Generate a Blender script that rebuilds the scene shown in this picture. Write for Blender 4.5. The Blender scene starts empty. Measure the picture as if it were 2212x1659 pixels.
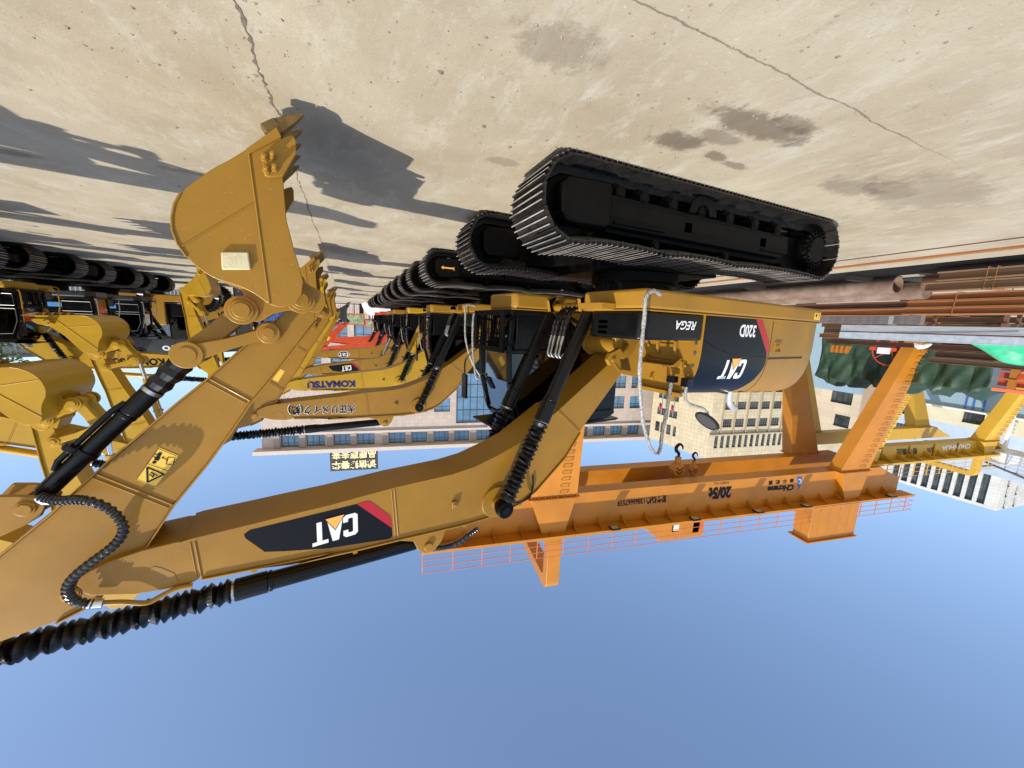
import bpy, bmesh, math, random
import numpy as np
from mathutils import Vector, Matrix
random.seed(7)
# ---------------------------------------------------------------- camera
SC = bpy.context.scene
COL = SC.collection
H = 1.57
FP = 789.6                      # focal length in px of a 2212 px wide picture
def _n(v):
    v = np.array(v, float); return v / np.linalg.norm(v)
_Y = _n([358, -147.5, -FP]); _mX = _n([-1767, -61.5, -FP]); _mX = _n(_mX - (_mX @ _Y) * _Y)
_Z = _n(np.cross(-_mX, _Y)); _X = np.cross(_Y, _Z)
RM = np.array([_X, _Y, _Z])     # camera axes (held upright) -> world
CAM = np.array([0, 0, H])
cd = bpy.data.cameras.new('camera'); cam = bpy.data.objects.new('camera', cd); COL.objects.link(cam)
cd.sensor_fit = 'HORIZONTAL'; cd.sensor_width = 36; cd.lens = FP / 2212 * 36
cd.clip_start = 0.05; cd.clip_end = 3000
RU = RM @ np.diag([-1, -1, 1])  # the phone was held upside down
M4 = Matrix.Identity(4)
for i in range(3):
    for j in range(3): M4[i][j] = RU[i][j]
    M4[i][3] = CAM[i]
cam.matrix_world = M4
SC.camera = cam
# ---------------------------------------------------------------- world, sun, exposure
SUN = Vector((0.69, -0.50, 1.0)).normalized()      # direction towards the sun
w = bpy.data.worlds.new('World'); SC.world = w; w.use_nodes = True
nt = w.node_tree; bg = nt.nodes['Background']
sky = nt.nodes.new('ShaderNodeTexSky'); sky.sky_type = 'NISHITA'; sky.sun_disc = False
sky.sun_elevation = math.asin(SUN.z); sky.sun_rotation = math.atan2(SUN.x, SUN.y)
sky.altitude = 0; sky.air_density = 1.0; sky.dust_density = 1.3; sky.ozone_density = 1.9
nt.links.new(sky.outputs[0], bg.inputs[0]); bg.inputs[1].default_value = 0.15
sl = bpy.data.lights.new('sun', 'SUN'); sl.energy = 3.6; sl.angle = math.radians(0.5); sl.color = (1, 0.93, 0.82)
so = bpy.data.objects.new('sun', sl); COL.objects.link(so)
so.rotation_euler = SUN.to_track_quat('Z', 'Y').to_euler()
SC.view_settings.view_transform = 'Standard'; SC.view_settings.look = 'None'
SC.view_settings.exposure = 0.6; SC.view_settings.gamma = 1
SC.render.engine = 'CYCLES'; SC.cycles.max_bounces = 6; SC.cycles.transparent_max_bounces = 12
# ---------------------------------------------------------------- tracing: a point of the photo onto a real plane
def ray(x, y): return RM @ np.array([1106 - x, y - 829.5, -FP])
def on(x, y, n, off, o=(0, 0, 0)):
    n = np.array(n, float); d = ray(x, y); t = (off - n @ (CAM - np.array(o, float))) / (n @ d); return CAM + t * d
def crop(x0, y0, s): return lambda x, y: ((x0 + x * s) / 1.8228, (y0 + y * s) / 1.8228)
bk = crop(600, 400, .5424); bm = crop(1000, 1800, .5877); tr = crop(1900, 500, .678); bd = crop(1800, 1000, .7233)
st = crop(0, 850, .6329); up = crop(0, 1700, .5877); cbx = crop(1800, 1100, .40687); lk = crop(700, 1050, .36166)
c5 = crop(900, 1000, .5424); s3 = crop(3000, 900, .46655); s4 = crop(2900, 1300, .51175); g1 = crop(1600, 1700, .9042)
gA = crop(1900, 1700, .40687); gB = crop(2700, 1700, .40687); y3 = crop(3100, 1050, .22604); b4 = crop(2400, 1400, .36166)
h5 = crop(2400, 1050, .31646); s5 = crop(3400, 1000, .30138); s6 = crop(3400, 1500, .33158); cB = crop(0, 1050, .31646)
c4 = crop(0, 1500, .4219); c3 = crop(0, 900, .36166); cR = crop(1200, 1100, .24108); dd = lambda x, y: (x, y)
TH = math.radians(7)
C0 = np.array([-4.0, 4.5, 0]); E_ = np.array([math.cos(TH), -math.sin(TH), 0]); L_ = np.array([math.sin(TH), math.cos(TH), 0])
def onL(p, off):
    P = on(p[0], p[1], L_, off, C0) - C0; return (float(E_ @ P), float(P[2]))
def onE(p, u):
    P = on(p[0], p[1], E_, u, C0) - C0; return (float(L_ @ P), float(P[2]))
# ---------------------------------------------------------------- materials
MATS = {}
def mat(name, col=(.5, .5, .5), rough=.5, metal=0, var=0, vscale=3, bump=0, bscale=40, col2=None, coat=0, spec=.5, streak=0, emit=None):
    if name in MATS: return MATS[name]
    m = bpy.data.materials.new(name); m.use_nodes = True; N = m.node_tree; b = N.nodes['Principled BSDF']
    b.inputs['Base Color'].default_value = (*col, 1); b.inputs['Roughness'].default_value = rough; b.inputs['Metallic'].default_value = metal
    b.inputs['Specular IOR Level'].default_value = spec
    if coat: b.inputs['Coat Weight'].default_value = coat; b.inputs['Coat Roughness'].default_value = .12
    if var or col2:
        tc = N.nodes.new('ShaderNodeTexCoord'); no = N.nodes.new('ShaderNodeTexNoise'); no.inputs['Scale'].default_value = vscale
        no.inputs['Detail'].default_value = 7; no.inputs['Roughness'].default_value = .62
        src = tc.outputs['Object']
        if streak:
            mp = N.nodes.new('ShaderNodeMapping'); mp.inputs['Scale'].default_value = streak; N.links.new(src, mp.inputs[0]); src = mp.outputs[0]
        N.links.new(src, no.inputs['Vector'])
        cr = N.nodes.new('ShaderNodeValToRGB'); cr.color_ramp.elements[0].position = .36; cr.color_ramp.elements[1].position = .66
        c2 = col2 or tuple(min(1, c * (1 + var)) for c in col); c1 = col if col2 else tuple(c * (1 - var) for c in col)
        cr.color_ramp.elements[0].color = (*c1, 1); cr.color_ramp.elements[1].color = (*c2, 1)
        N.links.new(no.outputs[0], cr.inputs[0])
        if 'paint' in name and 'black' not in name:
            n2 = N.nodes.new('ShaderNodeTexNoise'); n2.inputs['Scale'].default_value = 46; n2.inputs['Detail'].default_value = 4; N.links.new(tc.outputs['Object'], n2.inputs['Vector'])
            r2 = N.nodes.new('ShaderNodeValToRGB'); r2.color_ramp.elements[0].position = .66; r2.color_ramp.elements[1].position = .74; r2.color_ramp.elements[0].color = (0, 0, 0, 1); r2.color_ramp.elements[1].color = (.35, .35, .35, 1); N.links.new(n2.outputs[0], r2.inputs[0])
            m2 = N.nodes.new('ShaderNodeMixRGB'); m2.inputs[2].default_value = (.42, .36, .26, 1); N.links.new(r2.outputs[0], m2.inputs[0]); N.links.new(cr.outputs[0], m2.inputs[1]); N.links.new(m2.outputs[0], b.inputs['Base Color'])
        else: N.links.new(cr.outputs[0], b.inputs['Base Color'])
        mr = N.nodes.new('ShaderNodeMapRange'); mr.inputs['To Min'].default_value = max(.05, rough - .12); mr.inputs['To Max'].default_value = min(1, rough + .14)
        N.links.new(no.outputs[0], mr.inputs[0]); N.links.new(mr.outputs[0], b.inputs['Roughness'])
    if bump:
        tc = N.nodes.new('ShaderNodeTexCoord'); nb = N.nodes.new('ShaderNodeTexNoise'); nb.inputs['Scale'].default_value = bscale; nb.inputs['Detail'].default_value = 5
        N.links.new(tc.outputs['Object'], nb.inputs['Vector']); bp = N.nodes.new('ShaderNodeBump'); bp.inputs['Strength'].default_value = bump; bp.inputs['Distance'].default_value = .01
        N.links.new(nb.outputs[0], bp.inputs['Height']); N.links.new(bp.outputs[0], b.inputs['Normal'])
    if emit: b.inputs['Emission Color'].default_value = (*emit, 1); b.inputs['Emission Strength'].default_value = 1
    MATS[name] = m; return m
def tilemat(name, col, mortar, w_, h_, rough=.5, axis='X', msize=.012, var=.08):
    if name in MATS: return MATS[name]
    m = mat(name, col, rough); N = m.node_tree; b = N.nodes['Principled BSDF']
    tc = N.nodes.new('ShaderNodeTexCoord'); sp = N.nodes.new('ShaderNodeSeparateXYZ'); cb = N.nodes.new('ShaderNodeCombineXYZ')
    br = N.nodes.new('ShaderNodeTexBrick'); br.offset = 0
    N.links.new(tc.outputs['UV'], br.inputs[0])
    br.inputs['Scale'].default_value = 1; br.inputs['Brick Width'].default_value = w_; br.inputs['Row Height'].default_value = h_
    br.inputs['Mortar Size'].default_value = msize; br.inputs['Mortar Smooth'].default_value = .3
    br.inputs['Color1'].default_value = (*[c * (1 - var) for c in col], 1); br.inputs['Color2'].default_value = (*[c * (1 + var) for c in col], 1); br.inputs['Mortar'].default_value = (*mortar, 1)
    no = N.nodes.new('ShaderNodeTexNoise'); no.inputs['Scale'].default_value = .35; no.inputs['Detail'].default_value = 6; N.links.new(tc.outputs['UV'], no.inputs[0])
    mx = N.nodes.new('ShaderNodeMixRGB'); mx.blend_type = 'MULTIPLY'; mx.inputs[0].default_value = .35
    N.links.new(br.outputs[0], mx.inputs[1]); N.links.new(no.outputs[0], mx.inputs[2]); mr = N.nodes.new('ShaderNodeGamma'); mr.inputs[1].default_value = .9
    N.links.new(mx.outputs[0], mr.inputs[0]); N.links.new(mr.outputs[0], b.inputs['Base Color']); return m
def glassmat(name, tint=(.55, .6, .62), mixf=.25):
    if name in MATS: return MATS[name]
    m = bpy.data.materials.new(name); m.use_nodes = True; N = m.node_tree; N.nodes.clear()
    o = N.nodes.new('ShaderNodeOutputMaterial'); t = N.nodes.new('ShaderNodeBsdfTransparent'); g = N.nodes.new('ShaderNodeBsdfGlossy'); x = N.nodes.new('ShaderNodeMixShader')
    t.inputs[0].default_value = (*tint, 1); g.inputs['Roughness'].default_value = .04; fr = N.nodes.new('ShaderNodeLayerWeight'); fr.inputs[0].default_value = mixf
    N.links.new(fr.outputs['Facing'], x.inputs[0]); N.links.new(t.outputs[0], x.inputs[1]); N.links.new(g.outputs[0], x.inputs[2]); N.links.new(x.outputs[0], o.inputs[0])
    MATS[name] = m; return m
CATY = mat('tan_yellow_paint', (.315, .160, .016), .42, var=.10, vscale=1.3, bump=.05, bscale=90, coat=.06, spec=.35)
KOMY = mat('bright_yellow_paint', (.47, .27, .014), .38, var=.06, vscale=2.2, bump=.05, bscale=90, coat=.08, spec=.35)
ORGP = mat('red_orange_paint', (.58, .065, .012), .38, var=.07, vscale=2.2, coat=.2)
GREYP = mat('charcoal_paint', (.035, .037, .042), .38, var=.15, vscale=3, coat=.2)
BLACK = mat('black_paint', (.0045, .0045, .005), .28, var=.3, vscale=4, coat=.06, spec=.25)
SATIN = mat('satin_black_paint', (.0028, .0027, .0026), .5, var=.4, vscale=5, bump=.1, bscale=60, spec=.12)
RUBBER = mat('black_rubber', (.006, .006, .007), .30)
GROUS = mat('worn_grouser_steel', (.20, .185, .165), .4, metal=.3, col2=(.52, .48, .43), vscale=3.5)
TRACKM = mat('worn_black_track_steel', (.007, .0065, .006), .42, metal=.1, col2=(.020, .018, .016), vscale=9, bump=.2, bscale=70)
CHROME = mat('chrome', (.75, .76, .78), .12, metal=1)
STEEL = mat('bright_steel', (.5, .5, .5), .3, metal=1)
FOIL = mat('grey_plastic_wrap', (.13, .12, .105), .3, col2=(.46, .45, .43), vscale=55, bump=.9, bscale=60, coat=.5)
WHITE = mat('white_lettering', (.78, .78, .78), .4)
BLKL = mat('black_lettering', (.006, .006, .008), .4, spec=.2)
BLUEL = mat('dark_blue_lettering', (.015, .016, .10), .4)
REDL = mat('red_stripe', (.42, .012, .02), .35)
ORGL = mat('orange_triangle', (.85, .42, .08), .4)
YSTK = mat('yellow_sticker', (.80, .52, .07), .4)
GLASS = glassmat('clear_glass'); DGLASS = glassmat('dark_glass', (.03, .032, .035), .25)
TOOTHM = mat('worn_tooth_paint', (.13, .075, .018), .5, col2=(.26, .15, .03), vscale=8, bump=.3)
CREAM = mat('cream_plate', (.62, .54, .33), .55, var=.1, vscale=14, bump=.3)
LAMPG = mat('lamp_glass', (.7, .7, .65), .15)
HOSEM = mat('spiral_hose', (.010, .010, .014), .2, coat=.5)
# ---------------------------------------------------------------- mesh helpers
class MB:
    def __init__(s): s.v = []; s.f = []
    def add(s, vs, fs):
        n = len(s.v); s.v += [tuple(map(float, p)) for p in vs]; s.f += [tuple(i + n for i in f) for f in fs]; return s
    def box(s, x0, x1, y0, y1, z0, z1, M=None):
        vs = [(x, y, z) for x in (x0, x1) for y in (y0, y1) for z in (z0, z1)]
        if M is not None: vs = [tuple(M @ Vector(p)) for p in vs]
        return s.add(vs, [(0, 1, 3, 2), (4, 6, 7, 5), (0, 4, 5, 1), (2, 3, 7, 6), (0, 2, 6, 4), (1, 5, 7, 3)])
    def prism(s, poly, fn, t0, t1):
        "poly of 2-d points, fn(a,b,t)->xyz"
        n = len(poly); vs = [fn(a, b, t0) for a, b in poly] + [fn(a, b, t1) for a, b in poly]
        return s.add(vs, [tuple(range(n))[::-1], tuple(range(n, 2 * n))] + [(i, (i + 1) % n, n + (i + 1) % n, n + i) for i in range(n)])
    def side(s, poly, l0, l1): return s.prism(poly, lambda a, b, t: (a, t, b), l0, l1)      # (u,z) outline
    def plan(s, poly, z0, z1): return s.prism(poly, lambda a, b, t: (a, b, t), z0, z1)      # (u,l) outline
    def ring(s, path, rad, n=10, caps=True, closed=False):
        "tube along path, rad number or list"
        P = [Vector(p) for p in path]; m = len(P); rr = rad if isinstance(rad, (list, tuple)) else [rad] * m
        vs = []; up_ = None
        for i, p in enumerate(P):
            a = P[i - 1] if (i > 0 or closed) else P[i]; b = P[(i + 1) % m] if (i < m - 1 or closed) else P[i]
            t = (b - a)
            if t.length < 1e-9: t = (P[min(i + 1, m - 1)] - P[max(i - 1, 0)])
            t = t.normalized() if t.length > 1e-9 else Vector((0, 0, 1))
            if up_ is None: up_ = Vector((0, 0, 1)) if abs(t.z) < .9 else Vector((1, 0, 0))
            x = t.cross(up_).normalized(); up_ = x.cross(t).normalized()
            for k in range(n):
                an = 2 * math.pi * k / n; vs.append(tuple(p + (x * math.cos(an) + up_ * math.sin(an)) * rr[i]))
        fs = []
        for i in range(m if closed else m - 1):
            j = (i + 1) % m
            for k in range(n): fs.append((i * n + k, i * n + (k + 1) % n, j * n + (k + 1) % n, j * n + k))
        if caps and not closed: fs += [tuple(range(n))[::-1], tuple((m - 1) * n + k for k in range(n))]
        return s.add(vs, fs)
    def cyl(s, a, b, r, n=20, r2=None): return s.ring([a, b], [r, r2 if r2 is not None else r], n)
    def boss(s, u, z, l0, l1, r, n=24): return s.cyl((u, l0, z), (u, l1, z), r, n)
    def strip(s, pts, l0, l1, th):
        "plate following an open (u,z) polyline, thickness th to its left"
        P = [Vector((a, b)) for a, b in pts]; q = []
        for i in range(len(P)):
            d = (P[min(i + 1, len(P) - 1)] - P[max(i - 1, 0)]).normalized(); q.append((P[i][0] - d[1] * th, P[i][1] + d[0] * th))
        return s.side([tuple(p) for p in P] + q[::-1], l0, l1)
    def mesh(s, name):
        me = bpy.data.meshes.new(name); me.from_pydata(s.v, [], s.f); me.update()
        bmn = bmesh.new(); bmn.from_mesh(me); bmesh.ops.recalc_face_normals(bmn, faces=bmn.faces[:]); bmn.to_mesh(me); bmn.free(); return me
    def build(s, name, m, parent=None, bevel=0, smooth=True, M=None, seg=2):
        return mkobj(name, s.mesh(name), m, parent, bevel, smooth, M, seg)
def mkobj(name, me, m, parent=None, bevel=0, smooth=True, M=None, seg=2):
    o = bpy.data.objects.new(name, me); COL.objects.link(o)
    if m is not None and len(me.materials) == 0: me.materials.append(m)
    if parent is not None: o.parent = parent
    if M is not None: o.matrix_basis = M
    if smooth and len(me.polygons):
        me.polygons.foreach_set('use_smooth', [True] * len(me.polygons)); me.update()
        try: me.set_sharp_from_angle(angle=math.radians(32))
        except Exception: pass
    if bevel:
        b = o.modifiers.new('bevel', 'BEVEL'); b.width = bevel; b.segments = seg; b.limit_method = 'ANGLE'; b.angle_limit = math.radians(35); b.harden_normals = False
    return o
def split_build(mb, name, m, parent, bevel=0, M=None):
    "every connected piece of mb becomes an object of its own"
    n = len(mb.v); par = list(range(n))
    def fd(i):
        while par[i] != i: par[i] = par[par[i]]; i = par[i]
        return i
    for f in mb.f:
        for k in f[1:]: par[fd(k)] = fd(f[0])
    g = {}
    for f in mb.f: g.setdefault(fd(f[0]), []).append(f)
    out = []
    for fs in g.values():
        ids = sorted({i for f in fs for i in f}); mp = {i: k for k, i in enumerate(ids)}; q = MB(); q.v = [mb.v[i] for i in ids]; q.f = [tuple(mp[i] for i in f) for f in fs]; out.append(q)
    return out
def tag(o, label=None, cat=None, group=None, kind=None):
    if label: o['label'] = label
    if cat: o['category'] = cat
    if group: o['group'] = group
    if kind: o['kind'] = kind
    return o
def empty(name, loc=(0, 0, 0), rz=0):
    o = bpy.data.objects.new(name, None); COL.objects.link(o); o.location = loc; o.rotation_euler = (0, 0, rz); o.empty_display_size = .3; return o
def textmb(s, off=0.0, extrude=0.0, size=1.0, shear=0.0, space=1.0):
    c = bpy.data.curves.new('t', 'FONT'); c.body = s; c.offset = off; c.extrude = extrude; c.size = size; c.shear = shear; c.space_character = space; c.resolution_u = 3
    o = bpy.data.objects.new('t', c); COL.objects.link(o); dg = bpy.context.evaluated_depsgraph_get(); dg.update()
    me = bpy.data.meshes.new_from_object(o.evaluated_get(dg)); vs = [tuple(v.co) for v in me.vertices]; fs = [tuple(p.vertices) for p in me.polygons]
    bpy.data.objects.remove(o); bpy.data.curves.remove(c); bpy.data.meshes.remove(me); return vs, fs
def place_text(s, name, m, parent, quad, lift=0.002, off=0.0, shear=0.0, space=1.0, fn=None):
    "maps text's bounding box on quad (3 corners: lower-left, lower-right, upper-left)"
    vs, fs = textmb(s, off=off, shear=shear, space=space)
    xs = [v[0] for v in vs]; ys = [v[1] for v in vs]; x0, x1, y0, y1 = min(xs), max(xs), min(ys), max(ys)
    A, B, Cc = [Vector(q) for q in quad]; ex = B - A; ey = Cc - A; nn = ex.cross(ey).normalized()
    out = [tuple(A + ex * ((v[0] - x0) / (x1 - x0)) + ey * ((v[1] - y0) / (y1 - y0)) + nn * lift) for v in vs]
    if fn: out = [fn(p) for p in out]
    me = bpy.data.meshes.new(name); me.from_pydata(out, [], fs); me.update()
    return mkobj(name, me, m, parent, smooth=False)
LOGO = {'C': [(.06, 0), (.27, 0), (.33, .06), (.33, .2), (.22, .2), (.22, .13), (.2, .11), (.13, .11), (.11, .13), (.11, .49), (.13, .51), (.2, .51), (.22, .49), (.22, .42), (.33, .42), (.33, .56), (.27, .62), (.06, .62), (0, .56), (0, .06)],
        'A': [(.33, 0), (.44, 0), (.46, .1), (.54, .1), (.56, 0), (.68, 0), (.57, .62), (.43, .62)],
        'T': [(.79, 0), (.9, 0), (.9, .52), (1., .52), (1., .62), (.66, .62), (.66, .52), (.79, .52)]}
TRI = [(.30, -.04), (.71, -.04), (.505, .30)]; TRIB = [(.275, -.055), (.735, -.055), (.505, .335)]
def flat_poly(mb, poly, quad, lift, fn=None):
    A, B, Cc = [Vector(q) for q in quad]; ex = B - A; ey = (Cc - A) / .62; nn = ex.cross(ey).normalized()
    if fn:
        b = bmesh.new(); b.faces.new([b.verts.new((x, y, 0)) for x, y in poly])
        for k in range(-1, 14): bmesh.ops.bisect_plane(b, geom=b.verts[:] + b.edges[:] + b.faces[:], plane_co=(0, k * .05 + .013, 0), plane_no=(0, 1, 0))
        b.verts.index_update(); mb.add([tuple(fn(A + ex * v.co.x + ey * v.co.y + nn * lift)) for v in b.verts], [tuple(v.index for v in f.verts) for f in b.faces]); b.free(); return
    vs = [A + ex * x + ey * y + nn * lift for x, y in poly]
    mb.add(vs, [tuple(range(len(vs)))])
def logo(parent, quad, fn=None, name='lettering', lift=.003):
    a = MB(); [flat_poly(a, LOGO[k], quad, lift, fn) for k in 'CAT']; a.build(name, WHITE, parent, smooth=False)
    b = MB(); flat_poly(b, TRIB, quad, lift + .002, fn); b.build(name + '_outline', BLKL, parent, smooth=False)
    c = MB(); flat_poly(c, TRI, quad, lift + .004, fn); c.build('triangle_mark', ORGL, parent, smooth=False)
def smoothpath(pts, n=8):
    "Catmull-Rom"
    P = [np.array(p, float) for p in pts]; P = [2 * P[0] - P[1]] + P + [2 * P[-1] - P[-2]]; out = []
    for i in range(1, len(P) - 2):
        for k in range(n):
            t = k / n; out.append(.5 * ((2 * P[i]) + (-P[i - 1] + P[i + 1]) * t + (2 * P[i - 1] - 5 * P[i] + 4 * P[i + 1] - P[i + 2]) * t * t + (-P[i - 1] + 3 * P[i] - 3 * P[i + 1] + P[i + 2]) * t ** 3))
    out.append(P[-2]); return [tuple(map(float, p)) for p in out]
def hose_radii(path, r, amp=.12, step=2): return [r * (1 + (amp if (i // step) % 2 else -amp)) for i in range(len(path))]
def dense(path, d):
    out = []; P = [Vector(p) for p in path]
    for a, b in zip(P[:-1], P[1:]):
        n = max(1, int((b - a).length / d + .5))
        for k in range(n): out.append(tuple(a.lerp(b, k / n)))
    out.append(tuple(P[-1])); return out
# ---------------------------------------------------------------- ground
def ground():
    m = bpy.data.materials.new('dusty_concrete'); m.use_nodes = True; N = m.node_tree; L = N.links; b = N.nodes['Principled BSDF']
    tc = N.nodes.new('ShaderNodeTexCoord'); g = tc.outputs['Object']
    def noise(sc, det=8, rough=.6, vec=None, dist=0):
        n = N.nodes.new('ShaderNodeTexNoise'); n.inputs['Scale'].default_value = sc; n.inputs['Detail'].default_value = det; n.inputs['Roughness'].default_value = rough; n.inputs['Distortion'].default_value = dist
        L.new(vec or g, n.inputs['Vector']); return n.outputs[0]
    def ramp(src, a, b_, c0=(0, 0, 0), c1=(1, 1, 1)):
        r = N.nodes.new('ShaderNodeValToRGB'); r.color_ramp.elements[0].position = a; r.color_ramp.elements[1].position = b_
        r.color_ramp.elements[0].color = (*c0, 1); r.color_ramp.elements[1].color = (*c1, 1); L.new(src, r.inputs[0]); return r.outputs[0]
    def mix(f, a, b_, mode='MIX'):
        x = N.nodes.new('ShaderNodeMixRGB'); x.blend_type = mode
        for s_, v in ((0, f), (1, a), (2, b_)):
            if isinstance(v, (int, float)): x.inputs[s_].default_value = v
            elif isinstance(v, tuple): x.inputs[s_].default_value = (*v, 1)
            else: L.new(v, x.inputs[s_])
        return x.outputs[0]
    def math_(op, a, b_=None, c=None):
        x = N.nodes.new('ShaderNodeMath'); x.operation = op
        for i_, v in enumerate((a, b_, c)):
            if v is None: continue
            if isinstance(v, (int, float)): x.inputs[i_].default_value = v
            else: L.new(v, x.inputs[i_])
        return x.outputs[0]
    mp = N.nodes.new('ShaderNodeMapping'); mp.inputs['Scale'].default_value = (1, .45, 1); mp.inputs['Rotation'].default_value = (0, 0, .5); L.new(g, mp.inputs[0])
    col = ramp(noise(.55, 9, .62), .32, .70, (0.347, 0.295, 0.210), (0.517, 0.468, 0.360))
    col = mix(ramp(noise(3.2, 10, .78, mp.outputs[0], .3), .50, .74), col, (0.550, 0.532, 0.458))            # pale rubbed patches
    col = mix(ramp(noise(1.3, 7, .65, mp.outputs[0], .6), .60, .76), col, (0.330, 0.287, 0.213))
    col = mix(math_('MULTIPLY', ramp(noise(13, 6, .75, mp.outputs[0], .8), .60, .72), .55), col, (0.264, 0.252, 0.220))
    col = mix(math_('MULTIPLY', ramp(noise(5.5, 9, .82, mp.outputs[0], .5), .58, .70), .38), col, (.60, .56, .47))
    col = mix(math_('MULTIPLY', ramp(noise(7.5, 9, .8, mp.outputs[0], .4), .60, .67), .5), col, (.24, .20, .155))
    col = mix(math_('MULTIPLY', ramp(noise(34, 5, .8), .60, .68), .6), col, (0.660, 0.673, 0.634))          # chips
    pink = ramp(noise(.9, 6, .6, None, 1), .62, .78); col = mix(math_('MULTIPLY', pink, .4), col, (0.506, 0.374, 0.268))
    vo = N.nodes.new('ShaderNodeTexVoronoi'); vo.feature = 'F1'; vo.inputs['Scale'].default_value = 9; L.new(g, vo.inputs['Vector'])
    spot = math_('LESS_THAN', math_('ADD', vo.outputs['Distance'], math_('MULTIPLY', noise(18, 3), .12)), .115); col = mix(math_('MULTIPLY', spot, .7), col, (.13, .10, .08))
    sp = N.nodes.new('ShaderNodeSeparateXYZ'); L.new(g, sp.inputs[0]); X, Y = sp.outputs[0], sp.outputs[1]
    wob = math_('MULTIPLY', math_('SUBTRACT', noise(2.6, 8, .7), .5), .09)
    def joint(c, pos, width):
        d = math_('ABSOLUTE', math_('SUBTRACT', math_('ADD', c, wob), pos))
        return math_('SUBTRACT', 1, math_('MINIMUM', 1, math_('DIVIDE', d, math_('MULTIPLY', ramp(noise(7, 5, .7), .2, .8, (0.275, 0.292, 0.305), (1.2, 1.2, 1.2)), width))))
    fade = ramp(math_('ADD', math_('MULTIPLY', X, .1), 1.0), .50, .60, (.12, .12, .12), (.75, .75, .75))
    for c, pos in ((Y, 1.66), (X, .46)):
        j = joint(c, pos, .012)
        if pos == 1.66: j = math_('MULTIPLY', j, fade); col = mix(math_('MULTIPLY', ramp(j, .0, .6), .72), col, (.11, .09, .07))
    def blob(cx, cy, rx, ry, strength, c=(.13, .10, .07)):
        nonlocal col
        dx = math_('DIVIDE', math_('SUBTRACT', X, cx), rx); dy = math_('DIVIDE', math_('SUBTRACT', Y, cy), ry)
        d = math_('SQRT', math_('ADD', math_('MULTIPLY', dx, dx), math_('MULTIPLY', dy, dy)))
        d = math_('ADD', d, math_('MULTIPLY', math_('SUBTRACT', noise(4.5, 9, .8, None, .6), .5), 2.6))
        col = mix(math_('MULTIPLY', ramp(d, .62, 1.02, (1, 1, 1), (0, 0, 0)), strength), col, c)
    for (px, py), rx, ry, s_ in (((1460, 305), .30, .16, .8), ((1560, 300), .3, .1, .55), ((1640, 272), .62, .17, .75), ((1545, 338), .16, .08, .7), ((1590, 358), .2, .07, .6), ((1710, 268), .3, .10, .6),
                                 ((1840, 405), .5, .22, .45), ((2010, 420), 1.0, .5, .35), ((1920, 410), .5, .2, .35), ((1215, 105), .3, .2, .4), ((20, 330), .35, .12, .55), ((430, 375), .4, .12, .4), ((1090, 350), .2, .1, .4), ((1620, 600), .9, .5, .35)):
        q = on(px, py, (0, 0, 1), 0); blob(float(q[0]), float(q[1]), rx, ry, s_)
    tint = mix(1.0, col, (.84, .82, .775), 'MULTIPLY'); L.new(tint, b.inputs['Base Color']); b.inputs['Roughness'].default_value = .72; b.inputs['Specular IOR Level'].default_value = .35
    bp = N.nodes.new('ShaderNodeBump'); bp.inputs['Strength'].default_value = .55; bp.inputs['Distance'].default_value = .01
    L.new(math_('ADD', noise(16, 9, .75), math_('MULTIPLY', noise(90, 5, .7), .5)), bp.inputs['Height']); L.new(bp.outputs[0], b.inputs['Normal'])
    mb = MB().add([(-1500, -1500, 0), (1500, -1500, 0), (1500, 1500, 0), (-1500, 1500, 0)], [(0, 1, 2, 3)])
    tag(mb.build('ground', m, smooth=False), 'pale dusty concrete yard with cracked joints, oil stains and scuffs', kind='structure')
    jm = MB(); rj = random.Random(8); y = .4; cx_ = .45
    while y < 40:
        cx_ += rj.uniform(-.014, .014) + (.46 - cx_) * .10; hw = rj.choice([.002, .004, .006, .008, .012]) * (.7 if y > 4 else 1); jm.v += [(cx_ - hw, y, .004), (cx_ + hw * rj.uniform(.6, 1.3), y, .004)]; y += .035 if y < 6 else .2
    jm.f = [(2 * i, 2 * i + 1, 2 * i + 3, 2 * i + 2) for i in range(len(jm.v) // 2 - 1)]
    tag(jm.build('ground_joint', mat('joint_dirt', (.10, .08, .06), .9, col2=(.19, .155, .12), vscale=20), smooth=False), 'cracked joint running along the aisle under the foreground bucket', kind='structure')
    s_ = MB(); rnd = random.Random(3)
    for i in range(950):
        if i < 620: x = rnd.uniform(-3, 2.2); y = rnd.uniform(.7, 3.6)
        else: x = rnd.uniform(-6, 6); y = rnd.uniform(1, 11)
        r = rnd.choice([.003, .004, .005, .006, .008, .011, .014]) * (1 if i % 9 else 1.6); vs = []
        for k in range(6): an = k * math.pi / 3 + rnd.uniform(-.3, .3); vs.append((x + r * rnd.uniform(.7, 1.3) * math.cos(an), y + r * rnd.uniform(.6, 1.2) * math.sin(an), 0.0005))
        vs.append((x, y, r * rnd.uniform(.6, 1.1))); s_.add(vs, [(k, (k + 1) % 6, 6) for k in range(6)])
    tag(s_.build('gravel', mat('grit', (.13, .10, .075), .8, col2=(.35, .29, .22), vscale=6), smooth=False), 'small stones and grit scattered on the concrete', 'grit', kind='stuff')
ground()
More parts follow.
